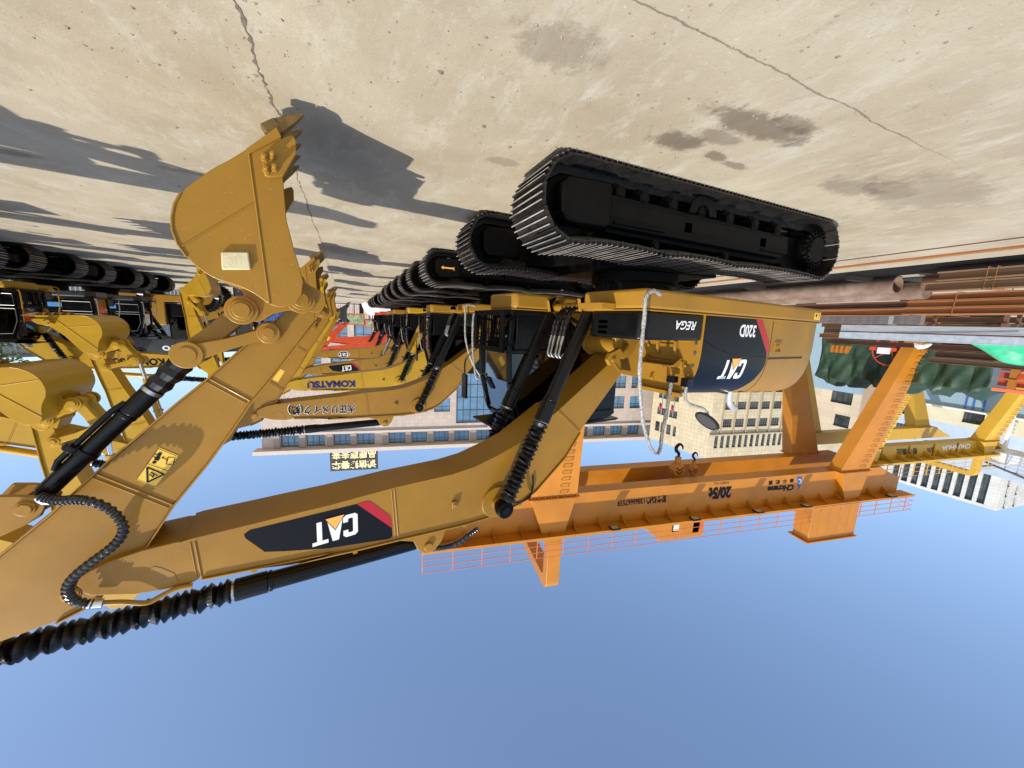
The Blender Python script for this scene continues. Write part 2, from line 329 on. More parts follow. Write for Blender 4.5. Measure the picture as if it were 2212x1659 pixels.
# ================================================================ excavator
CACHE = {}
def cached(key, fn):
    if key not in CACHE: CACHE[key] = fn()
    return CACHE[key]
def part(name, key, fn, m, parent, M=None, bevel=0, smooth=True, seg=2):
    me = cached((key, m.name if m else ''), lambda: fn().mesh(name))
    return mkobj(name, me, m, parent, bevel, smooth, M, seg)
def parts(name, key, fn, m, parent, M=None, bevel=0):
    ms = cached((key, m.name, 'split'), lambda: [q.mesh(name) for q in split_build(fn(), name, m, parent)])
    for me in ms: mkobj(name, me, m, parent, bevel, True, M)
LH, RP, ZC = 1.99, .372, .41
def belt_points():
    pts = []
    for i in range(41): pts.append((-LH + 2 * LH * i / 40, ZC - RP))
    for i in range(1, 24): a = -math.pi / 2 + math.pi * i / 24; pts.append((LH + RP * math.cos(a), ZC + RP * math.sin(a)))
    for i in range(41):
        u = LH - 2 * LH * i / 40; s_ = 0
        for a, b in ((-1.99, -.3), (-.3, .85), (.85, 1.99)):
            if a <= u <= b: t = (u - a) / (b - a); s_ = .035 * 4 * t * (1 - t)
        pts.append((u, ZC + RP - s_))
    for i in range(1, 24): a = math.pi / 2 + math.pi * i / 24; pts.append((-LH + RP * math.cos(a), ZC + RP * math.sin(a)))
    return pts
def belt(grous=False):
    P = [Vector(p) for p in belt_points()]; P.append(P[0]); L = [0]
    for a, b in zip(P[:-1], P[1:]): L.append(L[-1] + (b - a).length)
    N = 52; out = MB(); j = 0
    def at(s):
        s %= L[-1]
        i = max(k for k in range(len(L)) if L[k] <= s); i = min(i, len(P) - 2)
        return P[i].lerp(P[i + 1], (s - L[i]) / (L[i + 1] - L[i]))
    pit = L[-1] / N
    for k in range(N):
        c = at(k * pit + .02); d = (at(k * pit + .02 + .07) - at(k * pit + .02 - .07)).normalized(); n = Vector((d.y, -d.x))
        def bx(s0, s1, n0, n1, l0, l1):
            vs = [(c.x + d.x * s + n.x * q, l, c.y + d.y * s + n.y * q) for s in (s0, s1) for l in (l0, l1) for q in (n0, n1)]
            out.add(vs, [(0, 1, 3, 2), (4, 6, 7, 5), (0, 4, 5, 1), (2, 3, 7, 6), (0, 2, 6, 4), (1, 5, 7, 3)])
        h = pit / 2
        if grous:
            for s_, hh in ((-.066, .034), (-.004, .030), (.062, .034)): bx(s_ - .0055, s_ + .0055, hh - .006, hh + .003, -.346, .346)
            continue
        bx(-h + .004, h - .004, -.012, .002, -.35, .35)
        for s_, hh in ((-.066, .034), (-.004, .030), (.062, .034)): bx(s_ - .007, s_ + .007, .002, hh, -.345, .345)
        bx(-h + .012, -h + .030, -.020, -.008, -.35, .35)
        for l in (-.075, .075): bx(-h + .01, h + .02, -.085, -.012, l - .022, l + .022)
        for l in (-.09, .09):
            for s_ in (-.036, .029): bx(s_ - .012, s_ + .012, .002, .012, l - .012, l + .012)
    return out
def track(parent, side, M=None, detail=True, sticker=False, outer=True):
    "side -1/+1 : lateral position; a crawler track with frame and wheels"
    MT = Matrix.Translation((0, side * 1.08, 0))
    t = part('crawler_track', 'belt', belt, TRACKM, parent, MT)
    part('grouser_bars', 'grous', lambda: belt(True), GROUS, t)
    def fr():
        m = MB()
        for sg in (1,):
            y = side
            prof = [(-1.42, .30), (1.52, .26), (1.56, .34), (1.56, .56), (-1.3, .58), (-1.46, .50)]
            m.side(prof, y * .21, y * -.10)
            m.side([(-1.42, .575), (1.5, .555), (1.5, .60), (-1.42, .64)], y * .12, y * -.2)
            m.side([(-2.02, .22), (-1.4, .28), (-1.4, .60), (-1.75, .70), (-2.1, .62)], y * .10, y * -.16)
            m.box(.78, 1.48, min(y * .20, y * .235), max(y * .20, y * .235), .505, .535); m.box(-1.4, -.9, min(y * .2, y * .232), max(y * .2, y * .232), .50, .53)
            m.box(-1.3, 1.4, min(y * .205, y * .222), max(y * .205, y * .222), .30, .318)
        return m
    f = part('track_frame', ('frame', side), fr, SATIN, t, bevel=.012)
    def holes():
        m = MB()
        for u in (.42, -.92): m.box(u - .055, u + .055, min(side * .209, side * .212), max(side * .209, side * .212), .38, .48)
        return m
    parts('frame_hole', ('holes', side), holes, mat('void_black', (.0005, .0005, .0005), 1, spec=0), t)
    gm = lambda: MB().side([(1.57, .17), (2.06, .19), (2.13, .26), (2.13, .50), (2.05, .60), (1.60, .60), (1.56, .55), (1.55, .24)], side * .26, side * -.26)
    g = part('idler_guard', ('guard', side), gm, SATIN, t, bevel=.02, seg=3)
    def idl():
        m = MB(); m.cyl((LH, -.09, ZC), (LH, .09, ZC), .285, 36); m.cyl((LH, -.045, ZC), (LH, .045, ZC), .325, 36); m.cyl((LH, -.2, ZC), (LH, .2, ZC), .08, 18)
        m.box(1.5, 2.02, -.2, .2, .33, .49); return m
    part('idler_wheel', 'idl', idl, SATIN, t, bevel=.01)
    def spr():
        m = MB(); m.cyl((-LH, -.06, ZC), (-LH, .06, ZC), .27, 36)
        for k in range(21):
            a = 2 * math.pi * k / 21; c = (-LH + .30 * math.cos(a), ZC + .30 * math.sin(a)); R_ = Matrix.Translation((c[0], 0, c[1])) @ Matrix.Rotation(-a, 4, 'Y'); m.box(-.05, .035, -.035, .035, -.025, .025, R_)
        return m
    part('sprocket', 'spr', spr, SATIN, t, bevel=.005)
    def hub():
        m = MB(); y = side
        m.cyl((-LH, y * .05, ZC), (-LH, y * .18, ZC), .235, 40); m.cyl((-LH, y * .18, ZC), (-LH, y * .25, ZC), .225, 40, .20); m.cyl((-LH, y * .25, ZC), (-LH, y * .285, ZC), .175, 40, .165)
        for k in range(20):
            a = 2 * math.pi * k / 20; c = (-LH + .197 * math.cos(a), ZC + .197 * math.sin(a)); m.cyl((c[0], y * .245, c[1]), (c[0], y * .285, c[1]), .013, 6)
            R_ = Matrix.Translation((-LH + .215 * math.cos(a + .15), 0, ZC + .215 * math.sin(a + .15))) @ Matrix.Rotation(-a - .15, 4, 'Y'); m.box(-.035, .035, min(y * .19, y * .262), max(y * .19, y * .262), -.011, .011, R_)
        return m
    part('final_drive_hub', ('hub', side), hub, SATIN, t, bevel=.004)
    def rol():
        m = MB(); y = side
        m.cyl((0, -.13, 0), (0, .13, 0), .075, 18); m.cyl((0, .07, 0), (0, .10, 0), .095, 22); m.cyl((0, -.10, 0), (0, -.07, 0), .095, 22); m.cyl((0, y * .13, .01), (0, y * .2, .01), .05, 14); m.box(-.06, .06, min(y * .15, y * .19), max(y * .15, y * .19), -.02, .11); return m
    for u in (1.40, 1.08, .66, .2, -.28, -.75, -1.22): part('track_roller', ('rol', side), rol, SATIN, t, Matrix.Translation((u, 0, .195)))
    if detail:
        part('roller_guard', ('rg', side), lambda: MB().side([(.02, .27), (.05, .15), (.12, .095), (.36, .095), (.43, .15), (.46, .27), (.36, .27), (.33, .2), (.27, .165), (.2, .165), (.14, .2), (.12, .27)], side * .24, side * .21), SATIN, t, bevel=.004)
    def car(): m = MB(); y = side; m.cyl((0, -.06, 0), (0, y * .17, 0), .058, 20); m.cyl((0, y * .165, 0), (0, y * .19, 0), .035, 14); m.box(-.05, .05, -.1, .02, -.12, 0); return m
    for u in (.85, -.3): part('carrier_roller', ('car', side), car, SATIN, t, Matrix.Translation((u, 0, .665)))
    if sticker:
        a = MB(); y = side * .263
        a.add([(x, y, z) for x, z in ((2.0, .40), (1.94, .44), (1.94, .415), (1.72, .42), (1.68, .45), (1.70, .40), (1.68, .36), (1.72, .385), (1.94, .385), (1.94, .36))], [tuple(range(10))]); a.build('arrow_sticker', ORGL, g, smooth=False)
    return t
DECK = [(1.36, -1.40), (1.38, -1.34), (1.38, -.46), (.30, -.42), (.30, .36), (1.84, .36), (1.88, .42), (1.86, 1.10), (1.66, 1.36), (-2.2, 1.38), (-2.62, 1.2), (-2.98, .6), (-3.08, 0), (-3.08, -.6), (-3.02, -1.15), (-2.97, -1.33), (-2.88, -1.40)]
def lz(u, z): return z + max(0, z - 1.93) * .36 * max(0, min(1, (.26 - u) / 2.9))
def sect(k):
    "tank and hood outer section from skirt to roof: (l,z)"
    S = [(-1.372, 1.385), (-1.372, 1.55), (-1.372, 1.75), (-1.370, 1.88), (-1.362, 1.95), (-1.352, 2.03), (-1.332, 2.11), (-1.30, 2.19), (-1.255, 2.265), (-1.19, 2.33), (-1.10, 2.38), (-.99, 2.405), (-.85, 2.415)]
    L = [0]
    for a, b in zip(S[:-1], S[1:]): L.append(L[-1] + math.dist(a, b))
    k = max(0, min(k, L[-1] - 1e-6)); i = max(j for j in range(len(L)) if L[j] <= k); i = min(i, len(S) - 2); t = (k - L[i]) / (L[i + 1] - L[i]); return (S[i][0] + (S[i + 1][0] - S[i][0]) * t, S[i][1] + (S[i + 1][1] - S[i][1]) * t), (S[i + 1][0] - S[i][0], S[i + 1][1] - S[i][1]), L[-1]
def on_hood(u, k, lift=0.0):
    (l, z), (dl, dz), _ = sect(k); n = math.hypot(dl, dz); return (u, l - dz / n * lift, lz(u, z + dl / n * lift))
SLEN = sect(0)[2]
def zk(z):
    k = 0
    while k < SLEN and sect(k)[0][1] < z: k += .005
    return k
F_ = (.45, 1.83); T_ = (6.02, 3.71); B_ = (4.42, 1.45); K_ = (4.84, 1.56); I_ = (4.67, 1.74); R_P = (5.21, 1.92); BC = (2.40, 3.80); SL = (3.25, 4.21); ST = (6.72, 4.18); BL = (6.20, 3.02); CB = (1.20, 1.33)
o25 = lambda f, pts, off=-.25: [onL(f(*p), off) for p in pts]
BOOM_UNDER = [onL(cbx(1590, 715), -.25), onL(cbx(985, 1270), -.25)] + o25(dd, [(1120, 960)]) + o25(bm, [(1640, -10), (1480, 70), (1330, 120), (1150, 162), (940, 210), (500, 330), (200, 402), (0, 452)]) + o25(up, [(1290, 722), (1230, 742)])
BOOM_NOSE = o25(up, [(1180, 745), (940, 805), (740, 872), (590, 945), (525, 990), (505, 1040), (530, 1085), (600, 1108), (900, 1098), (1190, 1052), (1280, 1022)])
BOOM_TOP = o25(up, [(1350, 985), (1700, 915), (2212, 812)]) + o25(bm, [(300, 705), (680, 622), (970, 552), (1240, 490), (1420, 448), (1560, 405), (1680, 360), (1790, 305), (1890, 225), (1990, 110), (2085, 0)]) + [onL(cbx(1190, 1480), -.25), onL(cbx(1600, 912), -.25)]
BOOM_FOOT = [(.40, 1.99), (.30, 1.90), (.28, 1.78), (.36, 1.70), (.47, 1.68)]
def offset_u(pts, d): return [(a, b + d) for a, b in pts]
def boom_main(): return MB().side(BOOM_UNDER + BOOM_NOSE + BOOM_TOP + BOOM_FOOT, -.235, .235)
def boom_plates():
    m = MB(); m.strip(BOOM_UNDER[1:], -.258, .258, -.014); m.strip(BOOM_TOP[:-1], -.258, .258, -.014)
    return m
def weld(m, a, b, l, r=.007): m.cyl((a[0], l, a[1]), (b[0], l, b[1]), r, 6)
def boom_welds():
    m = MB(); q = lambda f, x, y: onL(f(x, y), -.24)
    for a, b in ((q(bm, 940, 215), q(bm, 968, 545)), (q(cbx, 985, 1275), q(cbx, 1190, 1475)), (q(cbx, 1512, 802), q(cbx, 1598, 908)), (q(up, 1305, 740), q(up, 1350, 975))):
        for l in (-.237, .237): weld(m, a, b, l); weld(m, (a[0] + .03, a[1]), (b[0] + .03, b[1]), l, .005)
    e = q(bm, 940, 215)
    return m
STK_L = o25(lk, [(1180, 480), (1100, 560), (900, 740), (700, 900), (340, 1222), (0, 1492)], -.19) + o25(up, [(740, 195), (330, 570), (0, 838), (-260, 1060)], -.19)
STK_TAIL = [(6.98, 3.90), (6.93, 4.22), (6.74, 4.33), (6.56, 4.24), (6.42, 3.98)]
STK_R = o25(up, [(370, 1282), (570, 1180), (660, 1130)], -.19) + [(5.98, 3.60)] + o25(up, [(800, 960), (985, 758), (1160, 490), (1390, 210), (1530, 20)], -.19) + o25(lk, [(790, 1480), (1000, 1230), (1280, 870), (1500, 590)], -.19)
STK_NOSE = [(4.31, 1.52), (4.29, 1.42), (4.36, 1.34), (4.48, 1.33), (4.55, 1.40), (4.58, 1.55)]
def stick_main(): return MB().side(STK_L + STK_TAIL + STK_R + STK_NOSE, -.175, .175)
def stick_plates():
    m = MB(); m.strip(STK_L[1:], -.205, .205, -.014); m.strip(STK_R[4:], -.205, .205, -.014); m.strip(STK_R[:3], -.2, .2, -.014); return m
def stick_bits():
    m = MB(); q = lambda f, x, y: onL(f(x, y), -.18)
    for a, b in ((q(lk, 350, 1222), q(lk, 790, 1460)), (q(up, 650, 285), q(up, 1160, 490))):
        for l in (-.178, .178): weld(m, a, b, l, .009); weld(m, (a[0] + .03, a[1] + .02), (b[0] + .03, b[1] + .02), l, .006)
    for c, r, w_ in ((B_, .11, .24), (I_, .095, .215), (T_, .06, .19)): m.boss(c[0], c[1], -w_, w_, r)
    m.boss(I_[0], I_[1], -.27, .27, .062); m.boss(I_[0], I_[1], -.283, .283, .045)
    m.boss(B_[0], B_[1], -.27, .27, .07)
    for l0, l1 in ((-.13, -.09), (.09, .13)): m.side([(6.50, 3.10), (6.34, 2.90), (6.24, 2.92), (6.14, 2.95), (6.11, 3.03), (6.14, 3.10), (6.22, 3.15), (6.42, 3.24), (6.72, 3.46)], l0, l1)
    m.boss(BL[0], BL[1], -.15, .15, .055); m.boss(BL[0], BL[1], -.165, .165, .042)
    return m
BKT = [onL(bk(*p), -.60) for p in [(690, 350), (560, 430), (430, 500), (290, 600), (210, 670), (165, 750), (146, 850), (152, 940), (190, 1040), (255, 1130), (350, 1220), (470, 1290), (620, 1337), (740, 1395), (860, 1475), (950, 1490), (1040, 1462), (1082, 1405), (1095, 1310), (1060, 1180), (1030, 1080), (1005, 980), (975, 870), (960, 700), (948, 545), (955, 300), (905, 235)]]
_sm = lambda P, n: [(p[0], p[1]) for p in smoothpath([(a, b, 0) for a, b in P], n)]
BSH = _sm(BKT[:17], 3); BKTF = BSH + BKT[17:]
def bucket_shell():
    m = MB(); q = 0
    def inner(i):
        a = Vector(BSH[max(0, i - 1)]); b = Vector(BSH[min(len(BSH) - 1, i + 1)]); d = (b - a).normalized(); n = Vector((-d.y, d.x)); c = Vector(BSH[i]); mid = Vector((4.85, .9))
        if (mid - c).dot(n) < 0: n = -n
        return tuple(c + n * .025)
    inn = [inner(i) for i in range(len(BSH))]; m.side(list(BSH) + inn[::-1], -.60, .60)
    for s_ in (-1, 1): m.side(BKTF, s_ * .60, s_ * .622)
    return m
def bucket_extra():
    m = MB()
    a = onL(bk(700, 370), -.62); b = onL(bk(850, 1470), -.62)
    for l in (-.624, .624):
        m.ring([(a[0], l, a[1]), (b[0], l, b[1])], .007, 6)
        c = onL(bk(745, 735), -.62); d = onL(bk(215, 1050), -.62); m.ring([(c[0], l, c[1]), (d[0], l, d[1])], .006, 6)
        m.ring([(p[0], l, p[1]) for p in BKT[4:10]], .008, 6)
    # lip plate and reinforcement at the mouth
    p0 = onL(bk(683, 347), -.62); p1 = onL(bk(900, 192), -.62); p2 = onL(bk(935, 262), -.62); p3 = onL(bk(705, 383), -.62)
    m.side([p0, p1, p2, p3], -.635, .635)
    return m
def tooth():
    t0 = onL(bk(905, 190), -.57); t1 = onL(bk(1085, 100), -.57); e = Vector((t1[0] - t0[0], t1[1] - t0[1])); n = Vector((-e.y, e.x)).normalized() * .055
    m = MB(); P = Vector(t0) - e * .35; Q = Vector(t1)
    rows = [(-.42, .05, .05), (.0, .046, .055), (.18, .040, .048), (.6, .026, .036), (1.04, .006, .022)]; vs = []
    for f, hn, hl in rows:
        c = Vector(t0) + e * f; nn = n.normalized() * hn
        for a, b in ((-1, -1), (1, -1), (1, 1), (-1, 1)): vs.append((c.x + nn.x * b, a * hl, c.y + nn.y * b))
    fs = [(3, 2, 1, 0), (16, 17, 18, 19)]
    for i in range(4):
        for k in range(4): fs.append((i * 4 + k, i * 4 + (k + 1) % 4, i * 4 + 4 + (k + 1) % 4, i * 4 + 4 + k))
    m.add(vs, fs); c = Vector(t0) + e * .02
    m.side([tuple(c + n * .90 - e * .012), tuple(c + n * .90 + e * .008), tuple(c - n * .90 + e * .008), tuple(c - n * .90 - e * .012)], -.058, .058); return m
CUT = [onL(bk(*p), -.64) for p in [(790, 395), (820, 365), (960, 262), (1018, 248), (1042, 285), (1044, 385), (990, 475), (948, 545), (845, 552), (812, 535)]]
def cutter(sd):
    m = MB(); m.side(CUT, sd * .622, sd * .655)
    for p in ((812, 412), (872, 395), (826, 500), (886, 487)):
        u, z = onL(bk(*p), -.66); m.cyl((u, sd * .65, z), (u, sd * .675, z), .026, 6); m.cyl((u, sd * .67, z), (u, sd * .73, z), .016, 10)
    return m
EAR = [onL(lk(*p), -.23) for p in [(640, 212), (705, 270), (735, 340), (722, 440), (732, 530), (790, 590), (870, 604), (950, 575), (1040, 515), (1180, 482), (1330, 468), (1420, 488), (1500, 502), (1570, 480), (1612, 410), (1604, 325), (1545, 258), (1470, 225), (1400, 180), (1365, 110), (1000, 60)]]
def ears():
    m = MB()
    for s_ in (-1, 1): m.side(EAR, s_ * .215, s_ * .25)
    for c in (B_, K_):
        for s_ in (-1, 1): m.boss(c[0], c[1], s_ * .25, s_ * .275, .115); m.boss(c[0], c[1], s_ * .25, s_ * .295, .085)
        m.boss(c[0], c[1], -.31, .31, .062)
    return m
def bar(a, b, w0, w1, l0, l1, ra, rb):
    A, B2 = Vector(a), Vector(b); d = (B2 - A).normalized(); n = Vector((-d.y, d.x)); m = MB(); P = []
    P += [A + n * w0, A.lerp(B2, .5) + n * (w0 * .9), B2 + n * w1, B2 - n * w1, A.lerp(B2, .5) - n * (w0 * .9), A - n * w0]
    m.side([tuple(p) for p in P], l0, l1); m.boss(a[0], a[1], l0 - .012, l1 + .012, ra, 28); m.boss(b[0], b[1], l0 - .012, l1 + .012, rb, 28); return m
def rot2(p, c, a): x, y = p[0] - c[0], p[1] - c[1]; return (c[0] + x * math.cos(a) - y * math.sin(a), c[1] + x * math.sin(a) + y * math.cos(a))
def circ(a, ra, b, rb, sgn):
    A, B2 = Vector(a), Vector(b); d = (B2 - A).length; d = max(1e-6, min(d, ra + rb - 1e-4)); x = (d * d + ra * ra - rb * rb) / (2 * d); y = math.sqrt(max(0, ra * ra - x * x)); e = (B2 - A).normalized(); return tuple(A + e * x + Vector((-e.y, e.x)) * y * sgn)
def Mrot(pivot_old, pivot_new, a): return Matrix.Translation((pivot_new[0], 0, pivot_new[1])) @ Matrix.Rotation(-a, 4, 'Y') @ Matrix.Translation((-pivot_old[0], 0, -pivot_old[1]))
def cylinder(name, parent, a, b, l, r, rr, frac, MU, mb_, mrod, boot=False, bellow_n=17, bandm=None, pipe=False, headm=None):
    "hydraulic cylinder from base a to rod pin b at lateral l"
    A, B2 = Vector((a[0], l, a[1])), Vector((b[0], l, b[1])); d = (B2 - A); Lg = d.length; e = d / Lg; m = MB()
    h = A + e * (Lg * frac); s0 = A + e * (r * 1.1)
    m.ring([tuple(s0), tuple(A + e * r * 1.4), tuple(h - e * .26), tuple(h - e * .26), tuple(h), tuple(h)], [r * .9, r, r, r * 1.16, r * 1.16, r * .8], 24)
    m.cyl((A.x, l - .06, A.z), (A.x, l + .06, A.z), r * 1.05, 24); m.ring([tuple(h - e * .30), tuple(h - e * .27)], r * 1.12, 24)
    if pipe:
        up_ = e.cross(Vector((0, 1, 0))).normalized(); sd_ = Vector((0, -1, 0)) * (r * .4)
        o_ = up_ * (r * 1.35) + sd_; m.ring([tuple(A + e * .25 + o_ * .7), tuple(A + e * .32 + o_), tuple(h - e * .3 + o_), tuple(h - e * .2 + o_ * .8)], .022, 10)
        m.ring([tuple(A + e * (Lg * .28)), tuple(A + e * (Lg * .28 + .05))], r * 1.22, 20); m.ring([tuple(A + e * (Lg * .28) + o_), tuple(A + e * (Lg * .28 + .05) + o_)], .05, 10)
    o = m.build(name, mb_, parent, bevel=.004, M=MU)
    k = MB(); k.cyl(tuple(h - e * .02), tuple(B2 - e * r * .8), rr, 20); ro = k.build('rod', mrod, o); k = MB(); k.cyl((B2.x, l - .075, B2.z), (B2.x, l + .075, B2.z), r * .98, 24); k.cyl((B2.x, l - .095, B2.z), (B2.x, l + .095, B2.z), r * .6, 20); k.build('rod_eye', mb_, o)
    if boot:
        s_ = h + e * .02; e_ = B2 - e * (r * 1.15); n = bellow_n; path = []; rad = []; rnd = random.Random(int(l * 10) + n)
        for i in range(n * 2 + 1):
            t = i / (n * 2); p = Vector(s_).lerp(e_, t); j = Vector((rnd.uniform(-1, 1), rnd.uniform(-1, 1), rnd.uniform(-1, 1))) * .006
            path.append(tuple(p + j)); rad.append((r * 1.30 if i % 2 else r * .86) * (1 - .06 * t) * (1 + rnd.uniform(-.03, .03)))
        rad[0] = rad[-1] = r * .9
        bt = MB().ring(path, rad, 20).build('rubber_boot', RUBBER, o, smooth=False)
        cl = MB().ring([tuple(s_ - e * .015), tuple(s_ + e * .02)], r * .97, 24); cl.ring([tuple(e_ - e * .03), tuple(e_)], r * .93, 20); [q.build('hose_clamp', STEEL, o) for q in split_build(cl, '', None, None)]
    return o
def clip(z): return z
def excavator(name, label, cat, group, x, y, rz, swing=0.0, boom=0.0, stick=0.0, buck=0.0, style='cat', hero=False, decal=None, sticker=False, body=True, boots=True, cylm=None, dress=True, ustyle=None, bmat=None, scale=1.0):
    P = {'cat': CATY, 'kom': KOMY, 'red': ORGP, 'grey': GREYP}[style]; cylm = cylm or (BLACK if style != 'kom' else KOMY); key = style
    r = empty(name, (x, y, 0), rz); r.scale = (scale,) * 3; tag(r, label, cat, group)
    U = Matrix.Rotation(swing, 4, 'Z')
    for sd in (-1, 1): track(r, sd, detail=hero or True, sticker=sticker)
    def car():
        m = MB(); m.plan([(.75, -.45), (.95, -.95), (1.35, -1.0), (1.35, -.9), (1.0, -.2), (1.0, .2), (1.35, .9), (1.35, 1.0), (.95, .95), (.75, .45), (-.75, .45), (-.95, .95), (-1.35, 1.0), (-1.35, .9), (-1.0, .2), (-1.0, -.2), (-1.35, -.9), (-1.35, -1.0), (-.95, -.95), (-.75, -.45)], .42, .70)
        m.cyl((0, 0, .70), (0, 0, .95), .62, 40); m.box(-.9, .9, -.7, .7, .45, .82); return m
    part('carbody', 'car', car, SATIN, r, bevel=.01)
    part('slewing_ring', 'slew', lambda: MB().cyl((0, 0, .93), (0, 0, 1.16), .56, 48), SATIN, r)
    us = ustyle or style; PU = {'cat': CATY, 'kom': KOMY, 'red': ORGP, 'grey': GREYP}[us]
    if body: upper(r, U, PU, us, hero, us, dress)
    # ---- arm
    bo, sk, bu = math.radians(boom), math.radians(stick), math.radians(buck)
    MBm = U @ Mrot(F_, F_, bo); T2 = rot2(T_, F_, bo)
    MSt = U @ Mrot(T_, T2, sk); q = lambda p: tuple(Vector(T2) + Vector(rot2((p[0] - T_[0], p[1] - T_[1]), (0, 0), sk)))
    B2 = q(B_); I2 = q(I_); BL2 = q(BL); ST2 = q(ST)
    MBk = U @ Mrot(B_, B2, bu); qb = lambda p: tuple(Vector(B2) + Vector(rot2((p[0] - B_[0], p[1] - B_[1]), (0, 0), bu)))
    K2 = qb(K_); qo = lambda p: rot2(p, F_, bo)
    sg = -1
    R2 = circ(I2, math.dist(I_, R_P), K2, math.dist(K_, R_P), sg)
    if hero or math.dist(circ(I_, math.dist(I_, R_P), K_, math.dist(K_, R_P), -1), R_P) > .05:
        if math.dist(circ(I_, math.dist(I_, R_P), K_, math.dist(K_, R_P), 1), R_P) < .05: R2 = circ(I2, math.dist(I_, R_P), K2, math.dist(K_, R_P), 1)
    b = part('boom', (key, 'boom'), boom_main, P, r, MBm, bevel=.006)
    part('flange_plates', (key, 'bpl'), boom_plates, P, b, bevel=.003); parts('weld_seam', (key, 'bw'), boom_welds, P, b)
    def bits():
        m = MB(); m.boss(BC[0], BC[1], -.262, .262, .20, 40); m.boss(BC[0], BC[1], -.36, .36, .075, 24); m.boss(T_[0], T_[1], -.24, .24, .058, 32); m.boss(T_[0], T_[1], -.243, .243, .05, 32)
        m.boss(F_[0], F_[1], -.30, .30, .14, 32); m.boss(F_[0], F_[1], -.36, .36, .08, 24)
        for l0, l1 in ((-.15, -.11), (.11, .15)): m.side([(3.02, 4.05), (3.08, 4.20), (3.17, 4.29), (3.28, 4.30), (3.37, 4.22), (3.42, 4.10), (3.62, 4.03)], l0, l1)
        m.boss(SL[0], SL[1], -.18, .18, .05); m.box(2.93, 3.0, -.27, -.24, 3.66, 3.74); m.boss(2.965, 3.70, -.285, -.26, .016, 12); return m
    parts('pivot_boss', (key, 'bbits'), bits, P, b, bevel=.006)
    ring_ = part('cylinder_pin_cap', 'pcap', lambda: MB().boss(BC[0], BC[1], -.50, -.40, .105, 30), SATIN if style != 'kom' else P, b, bevel=.01)
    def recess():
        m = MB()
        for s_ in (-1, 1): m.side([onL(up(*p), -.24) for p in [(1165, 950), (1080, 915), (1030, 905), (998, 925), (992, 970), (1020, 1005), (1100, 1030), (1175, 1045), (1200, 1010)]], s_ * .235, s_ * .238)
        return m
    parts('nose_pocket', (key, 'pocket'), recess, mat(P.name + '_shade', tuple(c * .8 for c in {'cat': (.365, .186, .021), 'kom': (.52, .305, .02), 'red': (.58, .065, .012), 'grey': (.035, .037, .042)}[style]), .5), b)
    def pipes():
        m = MB(); Z = lambda l, dz: [(p[0], l, p[1] + dz) for p in BOOM_TOP[:-1]]
        for l in (-.20, -.15, .15): m.ring(Z(l, .035), .014, 8)
        for p in BOOM_TOP[1:-1:3]: m.box(p[0] - .02, p[0] + .02, -.23, -.12, p[1] + .012, p[1] + .055)
        return m
    part('hydraulic_pipes', (key, 'bpipes'), pipes, P, b)
    s_ = part('stick', (key, 'stick'), stick_main, P, r, MSt, bevel=.006)
    part('flange_plates', (key, 'spl'), stick_plates, P, s_, bevel=.003); parts('pivot_boss', (key, 'sbits'), stick_bits, P, s_, bevel=.004)
    PP = P; P = bmat or P
    k = part('bucket', (key, 'bucket'), bucket_shell, P, r, MBk, bevel=.005)
    part('bucket_ears', (key, 'ears'), ears, P, k, bevel=.006); part('mouth_plate', (key, 'bx'), bucket_extra, P, k)
    for l in (-.56, -.28, 0, .28, .56): part('tooth', (key, 'tooth'), tooth, TOOTHM, k, Matrix.Translation((0, l, 0)), bevel=.006)
    for sd in (-1, 1): part('side_cutter', (key, 'cut', sd), lambda: cutter(sd), P, k, bevel=.006)
    P = PP
    if style in ('cat', 'kom') and dress:
        def pl():
            c = [onL(bk(*p), -.625) for p in ((500, 1095), (698, 1095), (715, 1222), (508, 1222))]; return MB().side(c, -.622, -.652)
        part('weld_on_plate', 'wplate', pl, CREAM, k, bevel=.008)
    # links
    l1 = bar(I2, R2, .055, .075, -.255, -.215, .085, .105); l1.v += []; 
    for a_, b_ in ((-.255, -.215), (.215, .255)): bar(I2, R2, .05, .07, a_, b_, .085, .105).build('idler_link', P, r, bevel=.006, M=U)
    for a_, b_ in ((-.17, -.09), (.09, .17)): bar(K2, R2, .075, .085, a_, b_, .10, .10).build('bucket_link', P, r, bevel=.006, M=U)
    MB().boss(R2[0], R2[1], -.275, .275, .06).build('link_pin', P, r, M=U)
    c = cylinder('bucket_cylinder', r, BL2, R2, 0, .062, .042, .74, U, cylm, CHROME, pipe=True)
    if hero:
        A, B_b = Vector((BL2[0], 0, BL2[1])), Vector((R2[0], 0, R2[1])); e = (B_b - A).normalized(); Lg = (B_b - A).length; h = A + e * Lg * .74; pth = [tuple(h.lerp(B_b - e * .08, t)) for t in np.linspace(-.02, 1, 7)]
        MB().ring(pth, [.07, .088, .074, .092, .08, .09, .066], 14).build('rubber_boot', RUBBER, c, smooth=False)
        MB().ring([tuple(h - e * .05), tuple(h - e * .02)], .076, 24).build('hose_clamp', STEEL, c)
    for sd in (-1, 1): cylinder('boom_cylinder', r, CB, qo(BC), sd * .42, .085, .05, .58, U, cylm, CHROME, boot=boots)
    cylinder('stick_cylinder', r, qo(SL), ST2, 0, .088, .055, .53, U, cylm if style != 'red' else BLACK, CHROME, boot=boots, bellow_n=24)
    # ---- decals on the boom
    dq = lambda f, pts, off=-.237: [(lambda a: (a[0], off, a[1]))(onL(f(*p), -.24)) for p in pts]
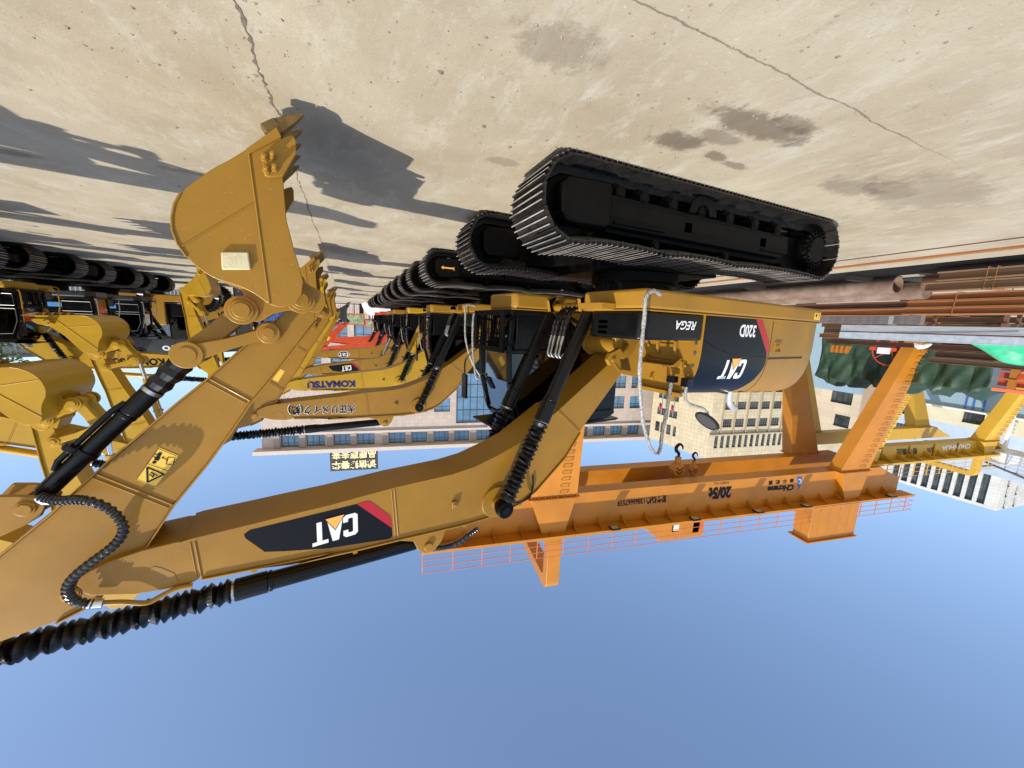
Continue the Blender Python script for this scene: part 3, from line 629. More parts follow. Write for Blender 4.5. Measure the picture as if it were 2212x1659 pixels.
    if decal == 'logo_panel':
        def mk(pts, f=None): return MB().add(pts, [tuple(range(len(pts)))])
        blk = dq(up, [(1770, 803), (1645, 716), (1633, 690), (1672, 660)]) + dq(bm, [(690, 315), (925, 475), (929, 520), (922, 540), (900, 549), (500, 612), (200, 632), (60, 636)])
        part('decal_panel', 'dp1', lambda: mk(blk), BLKL, b, smooth=False)
        part('red_stripe', 'dp2', lambda: mk([(p[0], p[1] - .002, p[2]) for p in dq(bm, [(690, 315), (755, 297), (775, 298), (795, 308), (900, 385), (915, 400), (920, 420), (925, 475)])]), REDL, b, smooth=False)
        LL, LR, UL = [Vector(v) for v in dq(bm, [(712, 515), (379, 606), (700, 352)])]
        # upright: left = larger displayed x
        logo(b, (dq(bm, [(694, 368)])[0], dq(bm, [(386, 452)])[0], dq(bm, [(697, 512)])[0]), lift=.003)
    elif decal == 'script':
        Q = dq(c5, [(875, 1130), (385, 1170), (868, 1200)]); base = Vector(Q[0])
        def tx(p): return p
        for d_, mm, lf in ((.012, WHITE, .003), (0, BLKL, .006)): place_text('大正リメイク(株)', 'lettering', mm, b, ((3.92 - d_, -.237, 3.60 - d_), (5.36 + d_, -.237, 3.51 - d_), (3.93 - d_, -.237, 3.85 + d_)), lf, off=.06 if d_ else .028)
    elif decal == 'komatsu':
        place_text('KOMATSU', 'lettering', BLUEL, b, ((3.88, -.237, 3.62), (5.36, -.237, 3.54), (3.89, -.237, 3.86)), .003, off=.06)
    elif decal == 'komatsu_black':
        place_text('KOMATSU', 'lettering', BLKL, b, ((4.95, .237, 3.57), (3.45, .237, 3.60), (4.97, .237, 3.84)), .003, off=.045)
    elif decal == 'num':
        place_text('-8', 'lettering', BLUEL, b, ((5.25, .237, 3.56), (4.9, .237, 3.59), (5.27, .237, 3.78)), .003, off=.05)
    elif decal == 'volvo':
        place_text('VOLVO', 'lettering', WHITE, b, ((4.25, .237, 3.62), (3.15, .237, 3.58), (4.26, .237, 3.84)), .003, off=.05)
    elif decal == 'hex':
        hx = [(4.05 + .30 * math.cos(a), 3.72 - .05 + .20 * math.sin(a)) for a in [k * math.pi / 3 for k in range(6)]]
        MB().add([(a, -.238, z) for a, z in [(4.45 + .33 * math.cos(k * math.pi / 3), 3.68 + .2 * math.sin(k * math.pi / 3)) for k in range(6)]], [tuple(range(6))]).build('hexagon_decal', WHITE, b, smooth=False)
        MB().add([(a, -.2395, z) for a, z in [(4.45 + .30 * math.cos(k * math.pi / 3), 3.68 + .175 * math.sin(k * math.pi / 3)) for k in range(6)]], [tuple(range(6))]).build('decal_panel', BLKL, b, smooth=False)
        logo(b, ((4.22, -.24, 3.61), (4.68, -.24, 3.59), (4.23, -.24, 3.78)), lift=.003)
    elif decal == 'red_script':
        place_text('◇ 斗山工程机械', 'lettering', BLKL, b, ((3.9, -.237, 3.68), (5.4, -.237, 3.6), (3.91, -.237, 3.82)), .003, off=.02)
    # warning sticker on the stick
    if dress:
        sdl = -1 if (hero or rz == 0) else 1
        c_ = [onL(up(*p), -.18) for p in ((1205, 165), (1045, 380), (905, 325), (1065, 105))]; yy = -.1775 if sdl < 0 else .1775
        V = [Vector((a, yy, z)) for a, z in c_]; st_ = part('warning_sticker', ('wst', sdl), lambda: MB().add([tuple(v) for v in V], [(0, 1, 2, 3)]), YSTK, s_, smooth=False)
        if hero:
            m = MB(); A, B3, Cc, D = V; ex = (A - D); ey = (Cc - D)   # D corner
            def sp(a, b_): return tuple(D + ex * a + ey * b_ + Vector((0, -.002, 0)))
            def line(p0, p1, w_=.012):
                a, b_ = Vector(sp(*p0)), Vector(sp(*p1)); d = (b_ - a).normalized(); n = d.cross(Vector((0, 1, 0))) * w_ * .5; m.add([tuple(a - n), tuple(a + n), tuple(b_ + n), tuple(b_ - n)], [(0, 1, 2, 3)])
            # coordinates: a across (D->A), b down (D->Cc)
            for p0, p1 in (((.04, .03), (.96, .03)), ((.96, .03), (.96, .97)), ((.96, .97), (.04, .97)), ((.04, .97), (.04, .03)), ((.04, .5), (.96, .5)), ((.5, .14), (.86, .14)), ((.86, .14), (.86, .30)), ((.86, .30), (.5, .30)), ((.5, .30), (.5, .14))): pass
            q4 = lambda f, pts: [Vector((onL(f(*p), -.18)[0], -.1805, onL(f(*p), -.18)[1])) for p in pts]
            def pl(pts, w_=.007, close=False):
                g = q4(up, pts); g = g + [g[0]] if close else g
                for a, b_ in zip(g[:-1], g[1:]): d = (b_ - a).normalized(); n = d.cross(Vector((0, 1, 0))) * w_ * .5; m.add([tuple(a - n), tuple(a + n), tuple(b_ + n), tuple(b_ - n)], [(0, 1, 2, 3)])
            def fl(pts): g = q4(up, pts); m.add([tuple(v) for v in g], [tuple(range(len(g)))])
            pl([(1060, 112), (1198, 168), (1043, 372), (912, 322)], .004, True); pl([(985, 213), (1122, 262)], .004)
            pl([(1125, 170), (1172, 175), (1160, 222), (1112, 217)], .005, True)
            pl([(1085, 172), (1122, 188)], .006); fl([(1082, 170), (1096, 166), (1092, 184)]); fl([(1125, 190), (1112, 196), (1117, 180)])
            fl([(1062, 138), (1074, 140), (1052, 180), (1046, 176)]); fl([(1074, 138), (1087, 142), (1068, 176), (1058, 172)]); fl([(1046, 165), (1074, 176), (1062, 196), (1030, 186)]); pl([(1035, 148), (1060, 158)], .007); pl([(1028, 165), (1045, 175)], .007)
            cc = onL(up(1034, 204), -.18); m.add([(cc[0] + .013 * math.cos(k * .6), -.1805, cc[1] + .013 * math.sin(k * .6)) for k in range(10)], [tuple(range(10))])
            pl([(985, 238), (1100, 285), (988, 338)], .011, True); pl([(1010, 270), (1035, 285), (1020, 305)], .009); pl([(1000, 285), (1022, 300)], .008); pl([(1040, 280), (1052, 296)], .006)
            m.build('warning_symbols', BLKL, st_, smooth=False)
    return r, b, s_, k, U
def upper(r, U, P, key, hero, style, dress=True):
    d = part('deck_skirt', (key, 'deck'), lambda: MB().plan(DECK, 1.165, 1.378), P, r, U, bevel=.035, seg=3)
    part('deck_lip', (key, 'lip'), lambda: MB().plan([(a, b) for a, b in DECK], 1.3785, 1.392), P, d, bevel=.004)
    def hood():
        m = MB(); S = [sect(k)[0] for k in np.linspace(0, SLEN - .0001, 26)]; pol = S + [(-.52, 2.415), (-.52, 1.40)]
        m.prism(pol, lambda a, b, t: (t, a, lz(t, b)), .26, -.95)
        pol2 = S + [(1.05, 2.40), (1.22, 2.33), (1.31, 2.2), (1.34, 2.0), (1.34, 1.40)]; m.prism(pol2, lambda a, b, t: (t, a, lz(t, b)), -.955, -2.50)
        rear = [(a, b) for a, b in S] + [(1.05, 2.40), (1.22, 2.33), (1.31, 2.2), (1.34, 2.0), (1.34, 1.40)]
        n = len(rear); rows = []
        for t in np.linspace(0, 1, 7):
            u = -2.5 - .50 * math.sin(t * math.pi / 2); sc = 1 - .055 * (1 - math.cos(t * math.pi / 2)); zz = 1 - .10 * (1 - math.cos(t * math.pi / 2)) ** 1.5
            rows.append([(u, a * sc, lz(-2.5, 1.392 + (b - 1.392) * zz)) for a, b in rear])
        m.add([p for row in rows for p in row], [tuple(range(n))] + [tuple((len(rows) - 1) * n + i for i in range(n))] + [(j * n + i, j * n + (i + 1) % n, (j + 1) * n + (i + 1) % n, (j + 1) * n + i) for j in range(len(rows) - 1) for i in range(n)])
        return m
    h = part('engine_hood', (key, 'hood'), hood, P, r, U, bevel=.012)
    def crease():
        m = MB(); 
        for z_, r_ in ((1.935, .012),): k = zk(z_); m.ring([on_hood(u, k, .002) for u in (-1.42, -2.5)], r_, 8)
        k0 = zk(1.40); m.ring([on_hood(-1.40, k, .001) for k in np.linspace(k0, SLEN - .02, 20)], .006, 6)
        return m
    part('panel_gap', (key, 'crease'), crease, mat(P.name + '_gap', (.06, .03, .01), .6), h)
    if style == 'cat':
        def sheet(ua, ub, k0, k1, n=16, lift=.004):
            m = MB(); ks = np.linspace(k0, k1, n); vs = []
            for k in ks: vs += [on_hood(ua(k), k, lift), on_hood(ub(k), k, lift)]
            m.add(vs, [(2 * i, 2 * i + 1, 2 * i + 3, 2 * i + 2) for i in range(n - 1)]); return m
        kz = zk(1.86); ktop = SLEN - .02
        def rear(k):   # boundary of the black wrap
            z = sect(k)[0][1]; pts = [(1.39, -.90), (1.86, -1.335), (1.95, -1.37), (2.05, -1.36), (2.2, -1.25), (2.3, -1.12), (2.42, -.98)]
            return float(np.interp(z, [p[0] for p in pts], [p[1] for p in pts]))
        part('black_wrap_panel', 'wrap', lambda: sheet(lambda k: .262, rear, zk(1.395), ktop, 30), mat('glossy_black_wrap', (.004, .004, .006), .25, spec=.16), h)
        part('red_stripe', 'wrapred', lambda: sheet(rear, lambda k: max(-1.372, rear(k) - .17), zk(1.395), zk(1.86), 12), REDL, h)
        parts('edge_bolt', 'ebolt', lambda: (lambda m: [m.cyl((.262, -1.30 + d, z), (.278, -1.30 + d, z), .017, 10) for z, d in ((1.74, 0), (1.86, 0), (2.02, .01), (2.13, .05))] and m)(MB()), STEEL, h)
        def qf(u0, u1, z0, z1, sh=.0):
            k0, k1 = zk(z0), zk(z1)
            def f(p):  # p = (x 0..1, y 0..1, lift)
                return on_hood(u0 + (u1 - u0) * p[0] + sh * p[1], k0 + (k1 - k0) * p[1], .008 + abs(p[2]))
            return f
        unit = ((0, 0, 0), (1, 0, 0), (0, 1, 0))
        f320 = qf(-.93, -.52, 1.475, 1.64); place_text('320D', 'model_lettering', WHITE, h, unit, .001, off=.03, fn=f320)
        flogo = qf(-.84, -.28, 1.935, 2.175, .03); logo(h, ((0, 0, 0), (1, 0, 0), (0, 1, 0)), fn=lambda p: flogo((p[0], p[1], p[2])), name='logo_letters', lift=.001)
        pts = [on_hood(u, zk(z), .006) for u, z in ((.22, 1.69), (.0, 1.76), (-.35, 1.845), (-.75, 1.89), (-1.35, 1.92))]; part('panel_crease', 'cr2', lambda: MB().ring(smoothpath(pts), .007, 6), BLACK, h)
    else:
        place_text({'kom': 'KOMATSU', 'grey': 'VOLVO', 'red': 'DX300'}[style], 'lettering', BLUEL if style == 'kom' else WHITE, h, ((-1.5, -1.374, 1.5), (-.3, -1.374, 1.5), (-1.5, -1.374, 1.72)), .004, off=.03)
    def tb():
        m = MB(); m.plan([(.27, -1.365), (1.28, -1.365), (1.345, -1.30), (1.345, -.60), (1.28, -.52), (.27, -.52)], 1.394, 1.70); return m
    t = part('toolbox', 'tbox', tb, BLACK, r, U, bevel=.03, seg=3)
    part('toolbox_slot', 'tslot', lambda: (lambda m: [m.box(1.346, 1.349, -.86, -.72, z, z + .035) for z in (1.50, 1.56, 1.62)] and m)(MB()), mat('void_black'), t)
    if hero or style == 'cat': place_text('REGA', 'lettering', WHITE, t, ((.42, -1.367, 1.475), (.80, -1.367, 1.475), (.42, -1.367, 1.575)), .002, off=.02, shear=.35)
    # latch and warning label on the counterweight side
    def latch():
        m = MB(); k = zk(1.78); x0, x1 = -1.72, -1.52
        m.box(x0, x1, -1.392, -1.36, 1.70, 1.715); m.box(x0, x1, -1.392, -1.36, 1.835, 1.85); m.box(x0, x0 + .015, -1.392, -1.36, 1.715, 1.835); m.box(x1 - .015, x1, -1.392, -1.36, 1.715, 1.835); m.box(x0 + .05, x1 - .05, -1.385, -1.36, 1.745, 1.805); return m
    part('door_latch', (key, 'latch'), latch, P, h, bevel=.003)
    part('warning_label', 'wl', lambda: MB().box(-2.83, -2.62, -1.4025, -1.4, 1.23, 1.335), YSTK, d)
    part('label_symbols', 'wls', lambda: MB().add([(-2.72, -1.404, 1.25), (-2.64, -1.404, 1.25), (-2.68, -1.404, 1.31)], [(0, 1, 2)]).add([(-2.80, -1.404, 1.25), (-2.75, -1.404, 1.25), (-2.75, -1.404, 1.26), (-2.80, -1.404, 1.26)], [(0, 1, 2, 3)]).add([(-2.78, -1.404, 1.26), (-2.77, -1.404, 1.26), (-2.77, -1.404, 1.32), (-2.78, -1.404, 1.32)], [(0, 1, 2, 3)]), BLKL, d)
    # steps
    def step():
        m = MB(); m.box(1.385, 1.60, -1.00, -.62, 1.315, 1.375)
        for i in range(10): m.box(1.40 + .02 * i, 1.408 + .02 * i, -.99, -.63, 1.375, 1.386)
        m.box(.262, .44, -1.12, -.62, 2.02, 2.035); m.box(.262, .30, -1.16, -.58, 1.97, 2.06); m.side([(.262, 1.93), (.30, 1.93), (.44, 2.015), (.44, 2.035), (.262, 2.035)], -.64, -.62); m.side([(.262, 1.93), (.30, 1.93), (.44, 2.015), (.44, 2.035), (.262, 2.035)], -1.14, -1.12)
        for i in range(12): m.box(.445, .452, -1.10 + .04 * i, -1.08 + .04 * i, 2.035, 2.05)
        for l in (-.72, -.98): m.side([(.262, 2.16), (.31, 2.24), (.262, 2.28)], l - .02, l + .02)
        m.box(.262, .33, -1.2, -.52, 2.37, 2.42); m.box(.262, .285, -1.24, -.56, 1.70, 1.72); m.side([(.262, 1.72), (.33, 1.72), (.33, 1.80), (.29, 1.90), (.262, 1.92)], -.80, -.77); m.side([(.262, 1.72), (.33, 1.72), (.33, 1.80), (.29, 1.90), (.262, 1.92)], -1.06, -1.03); m.box(.262, .275, -1.03, -.80, 1.76, 1.86); m.cyl((.262, -1.20, 2.02), (.30, -1.20, 2.02), .02, 12); m.cyl((.262, -.62, 1.80), (.30, -.62, 1.80), .018, 12); return m
    parts('step_fitting', (key, 'step'), step, P, r, U, bevel=.004)
    # boom foot brackets
    def brk():
        m = MB()
        for l0, l1 in ((-.36, -.30), (.30, .36)): m.side([(-.35, 1.39), (1.30, 1.39), (1.34, 1.24), (1.24, 1.20), (.95, 1.44), (.66, 1.72), (.60, 1.93), (.47, 2.02), (.32, 1.98), (.18, 1.75), (-.3, 1.5)], l0, l1)
        for l0, l1 in ((-.56, -.50), (-.34, -.30), (.30, .34), (.50, .56)): m.side([(.85, 1.20), (1.22, 1.20), (1.30, 1.30), (1.24, 1.41), (1.10, 1.41), (.85, 1.38)], l0, l1)
        m.side([(.62, 1.86), (.80, 1.93), (.84, 2.02), (.78, 2.10), (.66, 2.06), (.5, 1.96)], -.42, -.36); m.boss(.74, 2.02, -.44, -.34, .03)
        m.boss(1.2, 1.33, -.58, .58, .055); return m
    part('boom_bracket', (key, 'brk'), brk, P, r, U, bevel=.006)
    def hoses():
        m = MB()
        for l, dz in ((-.22, 0), (-.15, .02), (-.05, 0), (.02, .02)):
            p = smoothpath([(.62, l, 1.45), (.95, l, 1.34), (1.30, l - .02, 1.36), (1.46, l - .05, 1.52), (1.52, l - .06, 1.72)], 10); m.ring(p, hose_radii(p, .02, .12), 10)
        return m
    if dress: part('hydraulic_hose', 'hoses', hoses, HOSEM, r, U)
    if dress: part('hose_fitting', 'hfit', lambda: (lambda m: [m.ring([(1.52, l - .06, 1.72), (1.55, l - .06, 1.83)], [.021, .018], 10) for l in (-.22, -.15, -.05, .02)] and [m.ring(smoothpath([(1.55, l - .06, 1.83), (1.57, l - .06, 1.95), (1.52, l - .08, 2.0), (1.46, l - .1, 1.95)]), .014, 8) for l in (-.22, -.15, -.05, .02)] and m)(MB()), STEEL, r, U)
    # exhaust, grille, air filter
    def gr():
        m = MB()
        for i in range(16): m.box(-1.32 - i * .055, -1.30 - i * .055, -1.10, -.55, 2.40, 2.475)
        m.box(-2.2, -1.25, -1.12, -1.08, 2.39, 2.46); m.box(-2.2, -1.25, -.57, -.53, 2.39, 2.48); m.cyl((-1.15, -1.0, 2.43), (-1.15, -.7, 2.43), .09, 20); m.cyl((-1.05, -.9, 2.40), (-.7, -.9, 2.42), .05, 14); return m
    part('roof_grille', 'grille', gr, BLACK, r, U)
    ex = smoothpath([(-1.22, -1.0, 2.40), (-1.22, -1.0, 2.55), (-1.26, -1.0, 2.66), (-1.36, -1.0, 2.74), (-1.44, -1.0, 2.76)], 6)
    part('exhaust_pipe', 'exh', lambda: MB().ring(ex, .045, 16), mat('silver_pipe', (.62, .62, .62), .3, metal=.6), r, U)
    part('filler_neck', (key, 'fill'), lambda: MB().cyl((.0, -.85, 2.38), (.0, -.85, 2.56), .055, 18), P, r, U)
    # hand rail wrapped in plastic, only traced for the photograph's nearest machine but alike on the others
    rail = [(1.18, -1.41, 1.22), (1.36, -1.47, 1.20), (1.455, -1.46, 1.26), (1.44, -1.45, 1.45), (1.44, -1.45, 1.75), (1.42, -1.44, 2.0), (1.34, -1.42, 2.3), (1.2, -1.38, 2.62), (1.02, -1.34, 2.88), (.86, -1.3, 3.03), (.75, -1.28, 3.08), (.68, -1.26, 3.02), (.62, -1.22, 2.86), (.50, -1.16, 2.6), (.42, -1.12, 2.38), (.37, -1.10, 2.18)]
    rp = smoothpath(rail, 6); rr = [(.021 + .005 * math.sin(i * 1.7) * math.cos(i * .6)) for i in range(len(rp))]
    part('hand_rail', 'rail', lambda: MB().ring(rp, rr, 10), FOIL if dress else (P if style != 'grey' else BLACK), r, U, bevel=0)
    part('rail_clamp', 'railc', lambda: MB().box(.33, .42, -1.16, -1.05, 2.16, 2.24), P if style != 'cat' else BLACK, r, U, bevel=.006)
    mp = smoothpath([(.33, -1.28, 2.20), (.33, -1.28, 2.38), (.30, -1.3, 2.47), (.18, -1.34, 2.52), (.08, -1.38, 2.55), (.03, -1.42, 2.62), (.03, -1.42, 2.74)], 6)
    mr = part('mirror', 'mirror', lambda: MB().ring([(.05 + .02 * (i - .5), -1.44, 2.69) for i in range(2)], .001, 4), BLACK, r, U)
    mesh_m = lambda: (lambda m: m.prism([(.165 * math.cos(a) * (1.0), .085 * math.sin(a)) for a in [2 * math.pi * k / 28 for k in range(28)]], lambda a, b, t: (.04 + t + a * .25, -1.44 + a * .85, 2.70 + b + a * -.35), 0, .035))(MB())
    part('mirror_housing', 'mhouse', mesh_m, RUBBER, mr, bevel=.01)
    mi_ = lambda: (lambda m: m.prism([(.135 * math.cos(a), .062 * math.sin(a)) for a in [2 * math.pi * k / 28 for k in range(28)]], lambda a, b, t: (.04 + t + a * .25, -1.44 + a * .85, 2.70 + b + a * -.35), .036, .039))(MB())
    part('mirror_back', 'mback', mi_, mat('grey_plastic', (.05, .05, .052), .4), mr)
    part('mirror_arm', 'marm', lambda: MB().ring(mp, .019, 10), FOIL if dress else BLACK, mr)
    part('arm_clamp', 'mclamp', lambda: MB().box(.27, .39, -1.33, -1.23, 2.16, 2.27), BLACK, mr, bevel=.01)
    cab(r, U, key, P, style, dress)
def cab(r, U, key, P, style, dress=True):
    L0, L1 = .40, 1.32
    prof = [(1.84, 1.40), (1.90, 1.98), (1.87, 2.42), (1.74, 2.94), (1.62, 3.08), (-.08, 3.08), (-.18, 3.0), (-.26, 2.2), (-.22, 1.40)]
    def shell():
        m = MB(); w_ = .07
        def pil(a, b, l0, l1, w1=.07): 
            d = (Vector(b) - Vector(a)).normalized(); n = Vector((-d.y, d.x)) * w1 * .5; A, B2 = Vector(a), Vector(b); m.side([tuple(A - n), tuple(A + n), tuple(B2 + n), tuple(B2 - n)], l0, l1)
        for l0, l1 in ((L0, L0 + .06), (L1 - .06, L1)):
            for a, b in zip(prof[:5], prof[1:5]): pil(a, b, l0, l1, .075)
            pil((.85, 1.40), (.80, 3.05), l0, l1, .08); pil((-.20, 1.40), (-.20, 3.05), l0, l1, .12); pil((.9, 1.98), (1.88, 1.98), l0, l1, .06)
        m.side([(1.72, 3.02), (1.64, 3.10), (-.1, 3.13), (-.26, 3.05), (-.24, 2.98), (1.72, 2.96)], L0 - .02, L1 + .02)
        m.box(1.82, 1.90, L0, L1, 1.96, 2.0); m.box(-.24, 1.86, L0, L1, 1.394, 1.46)
        m.box(-.23, .8, L0 + .001, L0 + .03, 1.46, 1.95); m.box(.9, 1.82, L1 - .03, L1 - .001, 1.46, 1.92); m.box(-.23, .8, L1 - .03, L1 - .001, 1.46, 1.95)
        m.box(-.26, -.22, L0, L1, 1.46, 2.2); m.box(.9, 1.80, L0 + .001, L0 + .03, 1.46, 1.95); m.box(-.27, .18, L0 + .004, L0 + .05, 1.95, 3.0); return m
    c = part('cab', 'cab', shell, BLACK, r, U, bevel=.012)
    def seat(): m = MB(); m.box(.45, 1.0, .62, 1.08, 1.6, 1.78); m.box(.42, .56, .64, 1.06, 1.78, 2.45); m.box(1.0, 1.4, .55, .62, 1.6, 2.0); m.box(1.0, 1.4, 1.08, 1.15, 1.6, 2.0); return m
    part('seat', 'seat', seat, RUBBER, c, bevel=.02)
    def gl():
        m = MB(); 
        for l in (L0 + .03, L1 - .03): m.side([(1.80, 1.98), (1.86, 2.0), (1.83, 2.42), (1.70, 2.92), (1.6, 3.0), (-.16, 3.0), (-.2, 1.96)], l - .003, l + .003)
        m.box(-.215, -.21, L0 + .05, L1 - .05, 2.2, 3.0); return m
    part('side_window', 'swin', gl, DGLASS, c, smooth=False)
    def fg():
        m = MB(); pts = [(1.885, 2.0), (1.87, 2.42), (1.74, 2.94)]; m.strip(pts, L0 + .06, L1 - .06, .006); return m
    part('windscreen', 'fwin', fg, GLASS, c, smooth=False)
    part('lower_windscreen', 'fwin2', lambda: MB().strip([(1.85, 1.46), (1.89, 1.96)], L0 + .06, L1 - .06, .006), DGLASS, c, smooth=False)
    def guard():
        m = MB(); u0, u1 = 2.0, 2.03; z0, z1, a, b = 1.41, 1.99, L0 - .02, L1 - .02
        m.box(u0, u1, a, b, z0, z0 + .07); m.box(u0, u1, a, b, z1 - .07, z1); m.box(u0, u1, a, a + .09, z0 + .07, z1 - .07); m.box(u0, u1, b - .09, b, z0 + .07, z1 - .07)
        for i in range(9): l = a + .13 + i * (b - a - .26) / 8; m.box(u0 + .008, u0 + .02, l - .006, l + .006, z0 + .07, z1 - .07)
        for i in range(6): z = z0 + .13 + i * .065; m.box(u0 + .002, u0 + .008, a + .09, b - .09, z, z + .008)
        for l in (a + .02, b - .02): m.box(1.86, u0, l - .015, l + .015, z0 + .1, z0 + .13); m.box(1.86, u0, l - .015, l + .015, z1 - .13, z1 - .1)
        return m
    if style != 'grey': part('window_guard', 'guardg', guard, SATIN, c)
    def vis(): m = MB(); m.box(1.62, 2.02, L0 + .02, L1 - .02, 3.10, 3.13); m.box(1.55, 1.66, .55, .60, 3.06, 3.16); return m
    part('sun_visor', 'visor', vis, BLACK, c, bevel=.006)
    part('vent_rail', 'vrail', lambda: (lambda m: [m.box(-.35, .45, .40 + i * .11, .42 + i * .11, 3.17, 3.19) for i in range(8)] and m.box(-.37, .47, .38, 1.27, 3.15, 3.17))(MB()), BLACK, c)
    lp = part('work_lamp', (key, 'lamp'), lambda: MB().box(1.74, 1.84, .95, 1.12, 3.15, 3.26), mat('lamp_housing', (.25, .2, .14), .4), c, bevel=.015)
    part('lens', 'lampl', lambda: MB().box(1.841, 1.847, .965, 1.105, 3.165, 3.245), LAMPG, lp)
    def wip(): m = MB(); m.ring([(1.91, .5, 1.5), (1.93, .62, 1.85)], .006, 6); m.ring(smoothpath([(1.95, 1.34, 2.0), (2.05, 1.55, 2.2), (2.05, 1.58, 2.5)]), .014, 8); m.box(2.03, 2.07, 1.50, 1.66, 2.45, 2.85); return m
    parts('side_mirror', 'wip', wip, BLACK, c, bevel=.004)
    def hnd(): return MB().ring(smoothpath([(1.93, 1.36, 1.45), (2.0, 1.40, 1.5), (2.0, 1.40, 2.0), (1.95, 1.37, 2.45), (1.9, 1.35, 2.5)]), .017, 8)
    part('door_rail', 'drail', hnd, FOIL if dress else (KOMY if style == 'kom' else BLACK), c)
    if style == 'grey':
        MB().add([(1.0, 1.3235, 1.62), (.62, 1.3235, 1.62), (.62, 1.3235, 1.78), (1.0, 1.3235, 1.78)], [(0, 1, 2, 3)]).build('blue_sticker', mat('blue_sticker', (.10, .30, .62), .4), c, M=None, smooth=False)
    if style == 'grey' or style == 'kom':
        part('door_frame', 'doorf', lambda: (lambda m: m.ring([(1.80, L1 + .012, 2.02), (1.80, L1 + .012, 2.40), (1.66, L1 + .012, 2.80), (1.0, L1 + .012, 2.84), (.98, L1 + .012, 2.02), (1.80, L1 + .012, 2.02)], .012, 6).ring([(1.78, L1 + .012, 1.56), (1.0, L1 + .012, 1.56), (1.0, L1 + .012, 1.92), (1.8, L1 + .012, 1.92), (1.78, L1 + .012, 1.56)], .012, 6))(MB()), mat('grey_trim', (.12, .13, .14), .3), c)
# ---------------------------------------------------------------- the two rows
GL = 'excavators parked side by side in the row on the left of the aisle'
def hose_over_stick(s_, U, r):
    P = [(270, 435, -.16), (380, 460, -.22), (520, 455, -.30), (640, 475, -.34), (740, 525, -.37), (805, 590, -.39), (828, 655, -.40), (800, 720, -.40), (740, 780, -.40), (660, 840, -.39), (580, 900, -.38), (510, 960, -.37), (462, 1020, -.36), (455, 1075, -.35), (490, 1125, -.33), (570, 1150, -.31), (640, 1152, -.30)]
    pts = smoothpath([(lambda a: (a[0], q[2], a[1]))(onL(up(q[0], q[1]), q[2])) for q in P], 9)
    h = MB().ring(dense(pts, .008), hose_radii(dense(pts, .008), .030, .16, 2), 12).build('hydraulic_hose', HOSEM, r, M=U)
    e = smoothpath([(lambda a: (a[0], -.16, a[1]))(onL(up(x, y), -.16)) for x, y in ((262, 432), (290, 455), (340, 462), (390, 462))], 6)
    MB().ring(e, .034, 12).build('hose_fitting', CHROME, h); f_ = smoothpath([(lambda a: (a[0], -.30, a[1]))(onL(up(x, y), -.30)) for x, y in ((570, 1152), (630, 1152), (690, 1147))], 4); MB().ring(f_, .034, 12).build('hose_fitting', CHROME, h)
    g = smoothpath([(lambda a: (a[0], q[2], a[1]))(onL(up(q[0], q[1]), q[2])) for q in ((690, 1147, -.30), (820, 1142, -.30), (950, 1148, -.29), (1010, 1138, -.28), (1080, 1100, -.27), (1180, 1052, -.26), (1290, 1030, -.255))], 6)
    MB().ring(g, .020, 10).build('steel_pipe', CATY, h)
def hose_at_boom(b):
    g = smoothpath([(lambda a: (a[0], q[2], a[1]))(onL(bm(q[0], q[1]), q[2])) for q in ((1700, 300, -.40), (1760, 303, -.36), (1810, 290, -.30), (1850, 262, -.27), (1868, 200, -.26), (1868, 120, -.25))], 8)
    MB().ring(g, .012, 8).build('grease_line', BLACK, b)
    g = smoothpath([(lambda a: (a[0], q[2], a[1]))(onL(bm(q[0], q[1]), q[2])) for q in ((1130, 618, -.05), (1200, 612, -.10), (1290, 600, -.14), (1370, 572, -.18), (1430, 528, -.2), (1500, 478, -.2))], 10)
    MB().ring(dense(g, .01), hose_radii(dense(g, .01), .032, .12, 2), 12).build('hydraulic_hose', HOSEM, b)
hero = excavator('excavator', 'nearest excavator, tan yellow with black side panel reading CAT 320D', 'excavator', GL, -4.0, 4.5, 0, swing=-TH, hero=True, decal='logo_panel')

hose_over_stick(hero[3], hero[4], hero[0])
hb_ = empty('hose_helper'); bpy.data.objects.remove(hb_)
hose_at_boom(hero[1])
# ================================================================ other machines
GR = 'excavators parked side by side in the row on the right of the aisle'
excavator('excavator', 'second excavator of the left row, tan boom lettered in Japanese script', 'excavator', GL, -4.0, 9.9, 0, swing=0, boom=1.8, stick=3.5, decal='script', sticker=True)
excavator('excavator', 'bright yellow excavator of the left row, boom lettered KOMATSU in blue', 'excavator', GL, -4.0, 14.0, 0, boom=2.8, stick=5, buck=2, style='kom', decal='komatsu', sticker=False)
excavator('excavator', 'fourth excavator of the left row, CAT panel with red stripe on its boom', 'excavator', GL, -4.0, 18.7, 0, boom=4.6, stick=7, decal='logo_panel', sticker=False)
excavator('excavator', 'fifth excavator of the left row, white hexagon CAT decal on its boom', 'excavator', GL, -4.2, 23.5, 0, boom=1.5, stick=8, decal='hex', boots=False)
excavator('excavator', 'red orange excavator of the left row with raised stick and black bucket, lettered boom', 'excavator', GL, -4.1, 28.4, 0, boom=3, stick=-6, buck=-10, style='red', decal='red_script', dress=True, bmat=GREYP)
excavator('excavator', 'last excavator of the left row, red orange with plain boom', 'excavator', GL, -4.1, 33.6, 0, boom=-1, stick=10, style='red', dress=True)
PI = math.pi
excavator('excavator', 'bright yellow excavator of the right row casting its shadow beside the foreground bucket', 'excavator', GR, 9.3, 3.7, PI, boom=29, stick=34, buck=-50, style='kom', dress=True)
excavator('excavator', 'yellow excavator of the right row whose big curled bucket hangs nearest, with a pale plate', 'excavator', GR, 8.8, 8.6, PI, boom=29.5, stick=33, buck=-50, style='kom', decal=None)
